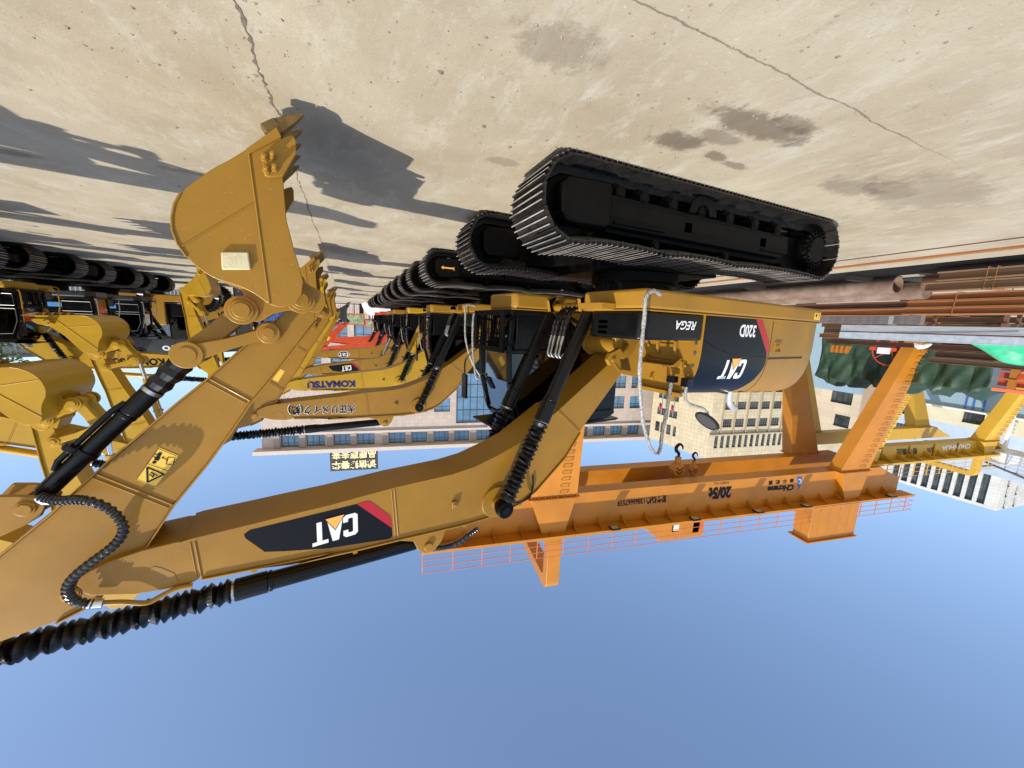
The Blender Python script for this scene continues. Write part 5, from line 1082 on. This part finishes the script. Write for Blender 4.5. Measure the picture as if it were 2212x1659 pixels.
for x in (2.0, 7.4, 12.2, 16.2, 24.2):
    l = MB().box(x - .28, x + .28, -13.35, -12.95, 12.72, 12.80).build('work_lamp', BLACK, r); MB().box(x - .22, x + .22, -13.3, -13.0, 12.705, 12.72).build('lamp_glass', mat('dull_lamp_glass', (.35, .33, .2), .3), l)
hookblock(r, 7.8, 15.6, 10.65, 1.25, 2.2, ORC); hookblock(r, 9.1, 15.6, 10.75, .85, 2.1, ORC)
# yellow crane in the next bay
r2, gn2, gf2, box2, wk2 = gantry('gantry_crane', 'yellow gantry crane lettered CHUNHUA in white, behind the orange crane', YEC, 23.9, 37.7, 22.7, 41.5, 15.0, 18.7, 9.82, 10.85, mat('yellow_railing', (.6, .36, .08), .5), gw=.6, lw=.72, a0f=21.2)
lp = [Vector(G9.T(s6(*p), 15.0)) for p in ((820, 860), (1490, 660))]
loop(r2, YEC, 37.4, 14.7, 18.4, 10.9, 13.0, w_=.55, th=.4, rad=.5)
gtext('CHUNHUA', WHITE, gn2, 15.0, s6(1270, 742), s6(930, 770), s6(1262, 800), off=.045)
gtext('32/5t', BLKL, gn2, 15.0, s6(850, 785), s6(755, 795), s6(848, 842), off=.02)
gtext('春华集团', BLKL, gn2, 15.0, s6(640, 792), s6(395, 805), s6(640, 870), off=.02)
for x in (25.6, 28.6, 31.5, 34.4): MB().box(x - .02, x + .02, -14.99, -14.93, 9.84, 10.83).build('joint_strip', LADM, gn2)
hookblock(r2, 25.6, 16.6, 9.6, .85, 2.0, YEC)
# ================================================================ buildings
WINF = mat('dark_window_frame', (.03, .045, .05), .4); WING = mat('blue_window_glass', (.045, .075, .10), .08, spec=.9); WINB = mat('mirror_blue_glass', (.09, .18, .29), .06, spec=1.0, var=.3, vscale=.4)
WIND = mat('dark_window_glass', (.018, .022, .024), .12, col2=(.10, .11, .11), vscale=.7)
class Facade:
    def __init__(s, parent, p0, p1, wallm, name='wall', back=None):
        s.par = parent; s.p0 = Vector((p0[0], p0[1], 0)); d = Vector((p1[0] - p0[0], p1[1] - p0[1], 0)); s.w = d.length; s.d = d.normalized(); s.n = Vector((s.d.y, -s.d.x, 0))
        if s.n.dot(Vector((0, 0, 0)) - s.p0) < 0: s.n = -s.n
        s.m = wallm; s.name = name; s.op = []
    def P(s, x, z, q=0.0): return tuple(s.p0 + s.d * x + s.n * q + Vector((0, 0, z)))
    def at(s, p):
        P = on(p[0], p[1], tuple(s.n), 0, tuple(s.p0)) - np.array(s.p0); return float(np.array(s.d) @ P), float(P[2])
    def open(s, x0, x1, z0, z1, kind=0): s.op.append((x0, x1, z0, z1, kind))
    def build(s, z0, z1, depth=.22, frame=WINF, glass=WING, bars=(1, 1), winname='window'):
        ops = [o for o in s.op if o[0] > .05 and o[1] < s.w - .05 and o[2] > z0 and o[3] < z1]
        xs = sorted(set([0, s.w] + [o[0] for o in ops] + [o[1] for o in ops])); zs = sorted(set([z0, z1] + [o[2] for o in ops] + [o[3] for o in ops]))
        V = []; F = []; UV = []
        def quad(a, b, c, d_, uv): n = len(V); V.extend([a, b, c, d_]); F.append((n, n + 1, n + 2, n + 3)); UV.extend(uv)
        for i in range(len(xs) - 1):
            for j in range(len(zs) - 1):
                cx_, cz = (xs[i] + xs[i + 1]) / 2, (zs[j] + zs[j + 1]) / 2
                if any(o[0] < cx_ < o[1] and o[2] < cz < o[3] for o in ops): continue
                quad(s.P(xs[i], zs[j]), s.P(xs[i + 1], zs[j]), s.P(xs[i + 1], zs[j + 1]), s.P(xs[i], zs[j + 1]), [(xs[i], zs[j]), (xs[i + 1], zs[j]), (xs[i + 1], zs[j + 1]), (xs[i], zs[j + 1])])
        for x0, x1, a, b, k in ops:
            for (xa, za), (xb, zb) in (((x0, a), (x1, a)), ((x1, a), (x1, b)), ((x1, b), (x0, b)), ((x0, b), (x0, a))):
                quad(s.P(xa, za), s.P(xb, zb), s.P(xb, zb, -depth), s.P(xa, za, -depth), [(xa, za), (xb, zb), (xb + .1, zb + .1), (xa + .1, za + .1)])
        me = bpy.data.meshes.new(s.name); me.from_pydata(V, [], F); uv = me.uv_layers.new(name='UVMap')
        for i, l in enumerate(uv.data): l.uv = UV[i]
        me.update(); o = mkobj(s.name, me, s.m, s.par, smooth=False)
        for x0, x1, a, b, k in ops:
            nx, nz = bars if not isinstance(k, tuple) else k; t = .05 if x1 - x0 < 3 else .07; m = MB()
            def bar_(xa, xb, za, zb, q0=-depth + .01, q1=-depth + .08): m.add([s.P(x, z, q) for x in (xa, xb) for z in (za, zb) for q in (q0, q1)], [(0, 1, 3, 2), (4, 6, 7, 5), (0, 4, 5, 1), (2, 3, 7, 6), (0, 2, 6, 4), (1, 5, 7, 3)])
            bar_(x0, x0 + t, a, b); bar_(x1 - t, x1, a, b); bar_(x0 + t, x1 - t, a, a + t); bar_(x0 + t, x1 - t, b - t, b)
            for i in range(1, nx + 1): x = x0 + (x1 - x0) * i / (nx + 1); bar_(x - t / 2, x + t / 2, a + t, b - t)
            for i in range(1, nz + 1): z = a + (b - a) * (i / (nz + 1) if nz > 1 else .68); bar_(x0 + t, x1 - t, z - t / 2, z + t / 2, -depth + .012, -depth + .078)
            w_ = m.build(winname, frame, s.par, smooth=False)
            MB().add([s.P(x0, a, -depth + .02), s.P(x1, a, -depth + .02), s.P(x1, b, -depth + .02), s.P(x0, b, -depth + .02)], [(0, 1, 2, 3)]).build('pane', glass, w_, smooth=False)
        return o
    def band(s, name, x0, x1, z0, z1, q0, q1, m):
        mb = MB().add([s.P(x, z, q) for x in (x0, x1) for z in (z0, z1) for q in (q0, q1)], [(0, 1, 3, 2), (4, 6, 7, 5), (0, 4, 5, 1), (2, 3, 7, 6), (0, 2, 6, 4), (1, 5, 7, 3)]); return mb.build(name, m, s.par, smooth=False)
def xy(p, z): q = on(p[0], p[1], (0, 0, 1), z); return (float(q[0]), float(q[1]))
PINK = tilemat('pink_tile', (.50, .41, .35), (.30, .24, .20), .62, .62); BEI = tilemat('beige_tile', (.62, .52, .34), (.36, .29, .18), .62, .62, msize=.02)
WHT = tilemat('white_stone', (.62, .62, .60), (.38, .38, .38), 1.2, .6, msize=.02); PINKT = mat('pink_cornice', (.52, .45, .40), .6, var=.06)
# pink office block
pk = tag(empty('office_building', (0, 55, 0)), 'pink tiled office block with blue windows behind the left row', 'building'); pk.location = (0, 0, 0)
p0, p1 = xy(b4(490, 884), 21), xy((567, 977), 21)
f = Facade(pk, p0, p1, PINK)
xs = [[f.at(c5(x, 1350))[0] for x in pr] for pr in ((380, 520), (565, 700), (765, 890), (935, 1060), (1165, 1285), (1330, 1440), (1490, 1605), (1640, 1745), (1800, 1910))]
zt0, zt1 = f.at(c5(1540, 1285))[1], f.at(c5(1540, 1362))[1]; per = abs(xs[8][0] - xs[5][0]) / 3; wd = abs(xs[7][1] - xs[7][0]); st3 = 3.6
cols = []; xc = max(xs[0]);
x = max(xs[0])
allc = [(min(v), max(v)) for v in xs]; last = min(allc[8])
k = 1
while last - per * k > 1: allc.append((last - per * k, last - per * k + wd)); k += 1
cw0, cw1 = sorted((f.at(c5(1655, 1000))[0], f.at(c5(1955, 1000))[0])); cz1 = f.at(c5(1800, 1225))[1]
for a, b in allc: f.open(a, b, zt0, zt1, (2, 1))
for lv in range(1, 5):
    for a, b in allc:
        z1_ = zt1 - 1.2 - st3 * lv; z0_ = z1_ - 2.2
        if z0_ < .5: continue
        if a < cw1 + .4 and b > cw0 - .4: continue
        f.open(a, b, z0_, z1_, (1, 1))
f.open(cw0, cw1, 1.2, cz1, (5, 7))
f.build(0, 21, glass=WINB, depth=.3)
f.band('cornice', -.5, f.w + .8, 20.55, 21.1, -.5, 1.1, PINKT); f.band('string_course', 0, f.w, cz1 + .75, cz1 + 1.05, -.05, .25, PINKT); f.band('string_course', 0, f.w, zt0 - .5, zt0 - .3, -.05, .14, PINKT)
for a, b in allc[:]:
    f.band('pilaster', b + .12, b + (per - wd) - .12, zt0 - .3, 20.5, 0, .16, PINK)
e1 = f.P(f.w, 0, 0); e2 = f.P(f.w, 0, -14); MB().add([e1, e2, (e2[0], e2[1], 21), (e1[0], e1[1], 21)], [(0, 1, 2, 3)]).build('side_wall', PINK, pk, smooth=False)
MB().add([f.P(0, 20.9, -.5), f.P(f.w, 20.9, -.5), f.P(f.w, 20.9, -14), f.P(0, 20.9, -14)], [(0, 1, 2, 3)]).build('roof', PINKT, pk, smooth=False)
# rooftop board
sA = [f.at(c5(*p)) for p in ((1080, 1430), (730, 1440), (732, 1588), (1075, 1562))]
sx0, sx1 = sorted((sA[0][0], sA[1][0])); sz0 = 21.15; sz1 = (sA[2][1] + sA[3][1]) / 2
sg = tag(empty('roof_sign', f.P((sx0 + sx1) / 2, 21.1, -.6)), 'dark rooftop board with two rows of gold Chinese characters', 'sign'); sg.location = (0, 0, 0)
fs = Facade(sg, p0, p1, BLACK); fs.band('board', sx0, sx1, sz0, sz1, -.5, -.3, mat('dark_brown_board', (.022, .016, .018), .5))
GOLD = mat('gold_lettering', (.75, .66, .36), .4); hh = (sz1 - sz0)
for row, s_ in ((0, '品质赢未来'), (1, '诚信铸春华')):
    zA = sz0 + hh * (.06 + .47 * row); a = Vector(fs.P(sx0 + .25, zA, -.28)); b = Vector(fs.P(sx1 - .25, zA, -.28)); c = Vector(fs.P(sx0 + .25, zA + hh * .40, -.28)); place_text(s_, 'lettering', GOLD, sg, (a, b, c), .02, off=.035)
for x in np.linspace(sx0 + .5, sx1 - .5, 4): fs.band('support', x - .05, x + .05, 20.9, sz0, -.6, -.5, BLACK)
# beige office block
be = tag(empty('office_building'), 'beige tiled office block with dark windows above the nearest excavator', 'building')
zr = 20; cL, cC, cR = xy(b4(440, 900), zr), xy(b4(1050, 1125), zr), xy(b4(1950, 1070), zr)
cR = (cC[0] + (cR[0] - cC[0]) * 1.9, cC[1] + (cR[1] - cC[1]) * 1.9); cL2 = (cC[0] + (cL[0] - cC[0]) * 1.02, cC[1] + (cL[1] - cC[1]) * 1.02)
f = Facade(be, cC, cR, BEI)
def rowx(f, fn, y, pr, n, back=2):
    A = [sorted((f.at(fn(a, y))[0], f.at(fn(b, y))[0])) for a, b in pr]; per = (A[-1][0] - A[0][0]) / (len(A) - 1); wd = sum(a[1] - a[0] for a in A) / len(A); return [(A[0][0] + per * i, A[0][0] + per * i + wd) for i in range(-back, n)], per
R1, per1 = rowx(f, b4, 540, [(1125, 1225), (1255, 1360), (1390, 1490), (1520, 1615), (1655, 1745), (1785, 1875)], 12, 0)
zz = lambda fn, x, y0, y1: tuple(sorted((f.at(fn(x, y0))[1], f.at(fn(x, y1))[1])))
z1a = zz(b4, 1440, 502, 588); z2a = zz(b4, 1500, 685, 775); z3a = zz(b4, 1360, 868, 1000); dz = z2a[0] - z1a[0]
for a, b in R1: f.open(a, b, *z2a, (3, 1)); f.open(a, b, *z1a, (3, 1)); f.open(a, b, z1a[0] - dz, z1a[1] - dz, (3, 1)); f.open(a, b, z1a[0] - 2 * dz, z1a[1] - 2 * dz, (3, 1))
R3, per3 = rowx(f, b4, 930, [(1075, 1115), (1140, 1180), (1205, 1245), (1270, 1312), (1335, 1380), (1400, 1440), (1465, 1510)], 26, 0)
for a, b in R3: f.open(a, b, *z3a, (0, 2))
f.build(0, zr, glass=WIND, depth=.2, frame=mat('grey_window_frame', (.12, .12, .11), .5))
for a, b in R1[:-1]: f.band('pilaster', b + per1 * .09, b + per1 * .16, 0, z2a[1] + .9, 0, .22, BEI)
f.band('ledge', 0, f.w, z2a[1] + .9, z2a[1] + 1.05, 0, .3, BEI)
f2 = Facade(be, cL2, cC, BEI); f = f2
RA, pA = rowx(f, b4, 440, [(670, 760), (535, 635)], 0, 0); za = zz(b4, 715, 430, 500); zb_ = zz(b4, 690, 600, 680); zc = zz(b4, 640, 750, 860)
for (xa, xb), z_ in (((535, 635), za), ((670, 760), za)): a, b = sorted((f.at(b4(xa, 440))[0], f.at(b4(xb, 440))[0])); f.open(a, b, *z_, (2, 1)); f.open(a, b, *zb_, (2, 1)); f.open(a, b, za[0] - (zb_[0] - za[0]), za[1] - (zb_[0] - za[0]), (2, 1))
for xa, xb in ((490, 540), (550, 600), (615, 665), (690, 725)): a, b = sorted((f.at(b4(xa, 800))[0], f.at(b4(xb, 800))[0])); f.open(a, b, *zc, (0, 1))
f.build(0, zr, glass=WIND, depth=.2, frame=mat('grey_window_frame'))
MB().add([(cL2[0], cL2[1], zr - .3), (cC[0], cC[1], zr - .3), (cR[0], cR[1], zr - .3), (cR[0] - 5, cR[1] + 25, zr - .3)], [(0, 1, 2, 3)]).build('roof', BEI, be, smooth=False)
for i, (px, py) in enumerate(((572, 540), (640, 590), (700, 560))):
    c = on(*b4(px, py), (0, 1, 0), 25 + i * .4); fl = tag(empty('flag_pole', (float(c[0]), float(c[1]), 0)), 'pole with a small red flag, ' + ['leftmost', 'middle', 'rightmost'][2 - i] + ' of three in front of the beige block', 'flag pole', 'flag poles before the beige block')
    h_ = float(c[2]); MB().cyl((0, 0, 0), (0, 0, h_ + 1.0), .05, 8).build('pole', STEEL, fl)
    MB().add([(.05, 0, h_ + .5), (.22, .08, h_ + .45), (.45, -.06, h_ + .05), (.25, .04, h_ - .3), (.06, 0, h_ - .1)], [(0, 1, 2, 3, 4)]).build('flag', mat('red_flag', (.45, .02, .03), .6), fl).modifiers.new('s', 'SOLIDIFY').thickness = .01
# white tower block
wh = tag(empty('office_building'), 'white stone tower with tall dark window bays at the right edge of the photo', 'building')
zr = 30; cL, cC, cR = xy(s6(345, 1180), zr), xy(s6(1570, 1545), zr), xy(s6(1906, 1475), zr)
cLx = (cC[0] + (cL[0] - cC[0]) * 1.4, cC[1] + (cL[1] - cC[1]) * 1.4); cRx = (cC[0] + (cR[0] - cC[0]) * 3, cC[1] + (cR[1] - cC[1]) * 3)
f = Facade(wh, cLx, cC, WHT)
R_, p_ = rowx(f, s6, 1300, [(1215, 1320), (1090, 1185), (950, 1040), (810, 900), (670, 750), (530, 610)][::-1], 7, 2)
R_ = [R_[0]] + R_[1:]
for a, b in R_:
    f.open(a, b, 8, f.at(s6(1260, 1418))[1], (2, 5))
f.build(0, zr, glass=WIND, depth=.5)
f = Facade(wh, cC, cRx, WHT)
for px, py in ((1735, 1205), (1705, 1325), (1680, 1460), (1825, 1300), (1795, 1435)): x, z = f.at(s6(px, py)); f.open(x - .45, x + .45, z - .9, z + .9, (0, 0))
f.build(0, zr, glass=WIND, depth=.3)
MB().add([(cLx[0], cLx[1], zr), (cC[0], cC[1], zr), (cRx[0], cRx[1], zr), (cRx[0] - 8, cRx[1] + 12, zr)], [(0, 1, 2, 3)]).build('roof', WHT, wh, smooth=False)
# workshop with blue corrugated skirt and cream wall
G7 = Fr(7); YR = YM
def wpt(a, b): P = G7.o + G7.a * a + G7.b * b; return (float(P[0]), float(P[1]))
BLUC = mat('blue_corrugated', (.24, .36, .46), .5, col2=(.30, .43, .52), vscale=2, streak=(1, 14, .2)); CRW = mat('cream_wall', (.62, .60, .44), .7, var=.08, vscale=.5); PKW = tilemat('pale_panel_wall', (.66, .55, .40), (.48, .36, .26), 1.6, .8, msize=.015); SLT = mat('pale_blue_wall', (.40, .47, .56), .6, var=.1, vscale=.4)
ws = tag(empty('workshop'), 'low workshop with blue corrugated skirt and cream wall behind the tarpaulin', 'building')
aW = 44; f = Facade(ws, wpt(aW, 32), wpt(aW, -10), CRW)
def zat(p): return f.at(p)[1]
zg = (zat(s6(300, 215)) + zat(s6(1906, 430))) / 2; zc1 = (zat(s6(300, 388)) + zat(s6(1906, 660))) / 2
for pa, pb in ((s6(295, 290), s6(715, 340)), (s6(1180, 400), s6(1440, 440)), (s6(1600, 450), s6(1745, 490)), (s4(725, 520), s4(895, 520))):
    a, b = sorted((f.at(pa)[0], f.at(pb)[0])); zc_ = f.at(((pa[0] + pb[0]) / 2, (pa[1] + pb[1]) / 2))[1]; f.open(a, b, zc_ - .75, zc_ + .75, (4, 0))
a, b = sorted((f.at(s4(745, 700))[0], f.at(s4(870, 700))[0])); zc_ = f.at(s4(805, 700))[1]; f.open(a, b, zc_ - .7, zc_ + .7, (3, 0)) if zc_ + .8 < zc1 else None
f.build(0, zc1, glass=WIND, depth=.25)
f.band('corrugated_skirt', 0, f.w, 0, zg - .12, .05, .5, BLUC); f.band('gutter', 0, f.w, zg - .1, zg + .08, .45, .75, mat('white_gutter', (.75, .75, .76), .4))
MB().add([f.P(0, zc1 - .01, 0), f.P(f.w, zc1 - .01, 0), f.P(f.w, zc1 - .01, -9), f.P(0, zc1 - .01, -9)], [(0, 1, 2, 3)]).build('roof', SLT, ws, smooth=False)
bf = [f.at(s6(*p)) for p in ((1255, 270), (1350, 270), (1475, 270))]
for x, z in bf: f.band('blue_frame', x - .06, x + .06, zg - 2.2, zg - .2, .5, .56, mat('blue_frame_paint', (.04, .12, .45), .5))
hl = tag(empty('factory_hall'), 'pale blue grey hall wall rising behind the cream workshop', 'building')
f = Facade(hl, wpt(52, 30), wpt(52, -14), SLT)
zt = (f.at(s6(560, 880))[1] + f.at(s6(1906, 1210))[1]) / 2
a, b = sorted((f.at(s6(365, 590))[0], f.at(s6(640, 600))[0])); zc_ = f.at(s6(500, 590))[1]; f.open(a, b, zc_ - .8, zc_ + .8, (4, 0)); f.build(0, zt, glass=WIND, depth=.25)
pa = tag(empty('annex_building'), 'pale panelled annex with two strip windows between the crane legs', 'building')
f = Facade(pa, wpt(40, 30.5), wpt(40, 23.2), PKW); zt = f.at(s4(800, 880))[1]
for pp in ((725, 895, 520), (745, 870, 700)):
    a, b = sorted((f.at(s4(pp[0], pp[2]))[0], f.at(s4(pp[1], pp[2]))[0])); zc_ = f.at(s4((pp[0] + pp[1]) / 2, pp[2]))[1]; f.open(a, b, zc_ - .7, zc_ + .7, (3, 0))
f.build(0, zt, glass=WIND, depth=.2); e = f.P(f.w, 0, 0); e2 = f.P(f.w, 0, -3.5); MB().add([e, e2, (e2[0], e2[1], zt), (e[0], e[1], zt)], [(0, 1, 2, 3)]).build('side_wall', PKW, pa, smooth=False)
f.band('corrugated_skirt', 0, f.w, 0, f.at(s4(800, 470))[1], .03, .3, BLUC)
# white lift cabin with steel stairs at the right edge
cbn = tag(empty('stair_tower'), 'white cabin with grey steel railings beside the yellow crane at the right edge', 'stair tower')
A_ = on(*s6(1500, 820), tuple(G7.a), 39, tuple(G7.o)); B_2 = on(*s6(1690, 1000), tuple(G7.a), 39, tuple(G7.o)); bA = float(G7.b @ (A_ - G7.o)); bB = float(G7.b @ (B_2 - G7.o)); zA, zB = float(A_[2]), float(B_2[2])
o = MB().box(39, 41, -bA, -bB, zA, zB).build('cabin', mat('white_box'), cbn, bevel=.02); o.matrix_world = YM; o.parent = cbn; 
o = MB().box(39.5, 39.8, -(bA + bB) / 2 - .1, -(bA + bB) / 2 + .1, 0, zA); q_ = o.build('post', mat('white_box'), cbn); q_.matrix_world = YM
m = MB()
for k in range(5): m.box(38.9, 38.94, -bB, -bB + 2.6, zA + .15 + k * .3, zA + .19 + k * .3)
for k in range(5): m.box(38.9, 38.94, -bB + k * .64, -bB + .04 + k * .64, zA, zA + 1.5)
m.box(38.9, 40.6, -bB, -bB + 2.6, zA - .06, zA); q_ = m.build('railing', mat('galvanised_steel'), cbn); q_.matrix_world = YM
m = MB(); m.cyl((38.8, -bA, zB + .1), (38.8, -bB + 2.2, zB + .9), .09, 8); m.cyl((38.8, -bA + .5, zB + .2), (38.8, -bA - .7, zB + .9), .07, 8); q_ = m.build('roof_pipe', mat('dull_grey', (.1, .11, .12), .5), cbn); q_.matrix_world = YM
# ================================================================ far end of the aisle
fn = tag(empty('iron_fence', (0, 46, 0)), 'black iron fence closing the far end of the aisle', 'fence'); m = MB()
for i in range(140): x = -16 + i * .24; m.box(x - .015, x + .015, -.015, .015, .15, 2.0)
m.build('bars', BLACK, fn); m = MB(); m.box(-16, 17.6, -.03, .03, 1.85, 1.93); m.box(-16, 17.6, -.03, .03, .2, .28); m.build('rail', BLACK, fn)
for i in range(8): MB().box(-16 + i * 4.8 - .2, -16 + i * 4.8 + .2, -.2, .2, 0, 2.15).build('post', BLACK, fn)
kb = MB().box(-30, 30, 44.6, 60, .0, .14).build('far_pavement', mat('pale_kerb', (.42, .38, .34), .8, var=.1), smooth=False); tag(kb, 'pale raised pavement in front of the office block', kind='structure')
cAis = crop(1200, 1100, .24108)
for (px, py, w_, h_, lb) in ((*cAis(812, 650), 2.2, 1.3, 'orange framed notice board with a green picture hung on the far fence'), (*cAis(1060, 730), 1.1, 1.0, 'smaller orange framed notice board beside the white wrapped machine')):
    c = on(px, py, (0, 1, 0), 45.8); nb_ = tag(empty('notice_board', (float(c[0]), 45.8, float(c[2]))), lb, 'notice board')
    MB().box(-w_ / 2, w_ / 2, -.04, .04, -h_ / 2, h_ / 2).build('frame', mat('orange_frame', (.45, .13, .06), .5), nb_)
    MB().box(-w_ / 2 + .18, w_ / 2 - .18, -.05, -.041, -h_ / 2 + .16, h_ / 2 - .16).build('picture', mat('green_picture', (.10, .18, .05), .4, col2=(.45, .5, .35), vscale=2.2), nb_)
    MB().box(-.05, .05, -.04, .04, -float(c[2]), -h_ / 2).build('post', BLACK, nb_)
# planting, green behind the right row
LEAF = mat('foliage', (.035, .065, .015), .6, col2=(.10, .14, .04), vscale=1.5)
def tree(x, y, h, rad, label, seed):
    rn = random.Random(seed); t = tag(empty('tree', (x, y, 0)), label, 'tree', 'trees behind the right row'); m = MB(); m.ring(smoothpath([(0, 0, 0), (.08, 0, h * .3), (-.05, .05, h * .6)], 5), [.16 - .1 * i / 10 for i in range(11)], 8)
    for k in range(6): a = k * 1.05; m.ring([(0, 0, h * .4), (rad * .45 * math.cos(a), rad * .45 * math.sin(a), h * (.62 + .05 * (k % 3)))], [.06, .025], 6)
    m.build('trunk', mat('bark', (.09, .065, .045), .9), t); c = MB()
    for k in range(26):
        a = rn.uniform(0, 2 * PI); q = rad * math.sqrt(rn.random()) * .85; cz = h * rn.uniform(.42, .95); sc_ = rad * rn.uniform(.2, .42) * (1.15 - abs(cz / h - .65))
        for j in range(95):
            d = Vector((rn.gauss(0, 1), rn.gauss(0, 1), rn.gauss(0, 1))).normalized() * sc_ * rn.uniform(.5, 1.05); p = Vector((q * math.cos(a), q * math.sin(a), cz)) + d; u_ = Vector((rn.uniform(-1, 1), rn.uniform(-1, 1), rn.uniform(-1, 1))).normalized() * .11; v_ = u_.cross(d).normalized() * .07
            c.add([tuple(p - u_), tuple(p + v_), tuple(p + u_), tuple(p - v_)], [(0, 1, 2, 3)])
    c.build('crown', LEAF, t, smooth=False)
for i, (x, y, h, rad, lb) in enumerate(((17, 24, 5.2, 2.4, 'broad leafy tree rising behind the cabs of the right row'), (21, 33, 6.0, 2.8, 'taller leafy tree farther back behind the right row'), (15.5, 39, 4.4, 1.9, 'small tree by the corrugated wall beyond the wheel loader'), (22, 19.5, 5.6, 2.6, 'leafy tree at the left edge behind the hanging buckets'))): tree(x, y, h, rad, lb, i + 2)
sh = tag(empty('corrugated_shed'), 'pale grey corrugated shed beyond the right row', 'shed')
f = Facade(sh, (6.5, 47), (40, 30), mat('grey_corrugated', (.30, .34, .36), .5, col2=(.42, .46, .48), vscale=3, streak=(9, 9, .1)))
f.open(4, 7.5, 1, 3.6, (2, 1)); f.open(10, 13, 1, 3.6, (2, 1)); f.build(0, 5.4, glass=WIND, frame=mat('grey_window_frame')); f.band('eaves', 0, f.w, 5.3, 5.5, -.2, .4, mat('dull_grey'))
rib = MB()
for i in range(150): x = .12 + i * .25; 
m = MB()
x = .1
while x < f.w: m.add([f.P(x, 0, .005), f.P(x + .07, 0, .05), f.P(x + .14, 0, .005), f.P(x, 5.28, .005), f.P(x + .07, 5.28, .05), f.P(x + .14, 5.28, .005)], [(0, 1, 4, 3), (1, 2, 5, 4)]) if not (3.9 < x < 7.6 or 9.9 < x < 13.1) else None; x += .25
m.build('corrugation', mat('grey_corrugated'), sh, smooth=False)
bx = tag(empty('shipping_container', (6.2, 41, 0), .1), 'blue container standing beyond the far end of the right row', 'container'); MB().box(-1.2, 1.2, -3, 3, 0, 2.6).build('body', mat('blue_container', (.03, .10, .35), .5, var=.1), bx, bevel=.03)
m = MB()
for i in range(9): m.box(-1.1 + i * .25, -1.0 + i * .25, -3.03, -3.0, .2, 2.4)
m.build('ribs', mat('blue_container'), bx)
# white sheet over a machine at the end of the left row
m = MB(); rn = random.Random(2)
for i in range(22):
    for j in range(14): t = i / 21 * 2 * PI; q = j / 13; rr = (1.5 * (1 - q ** 2.2) + .02) * (1 + .10 * math.sin(5 * t + q * 4) * (1 - q)); m.v.append((-3.0 + rr * math.cos(t) + rn.uniform(-.04, .04), 38.2 + rr * .8 * math.sin(t), .3 + 1.7 * q + .08 * math.sin(7 * t)))
m.f = [(i * 14 + j, ((i + 1) % 22) * 14 + j, ((i + 1) % 22) * 14 + j + 1, i * 14 + j + 1) for i in range(21) for j in range(13)]
tag(m.build('dust_sheet', mat('white_sheet', (.72, .72, .72), .5, bump=.4, bscale=6)), 'white sheet draped over a machine at the end of the left row', 'sheet')
print('objects', len(bpy.data.objects))
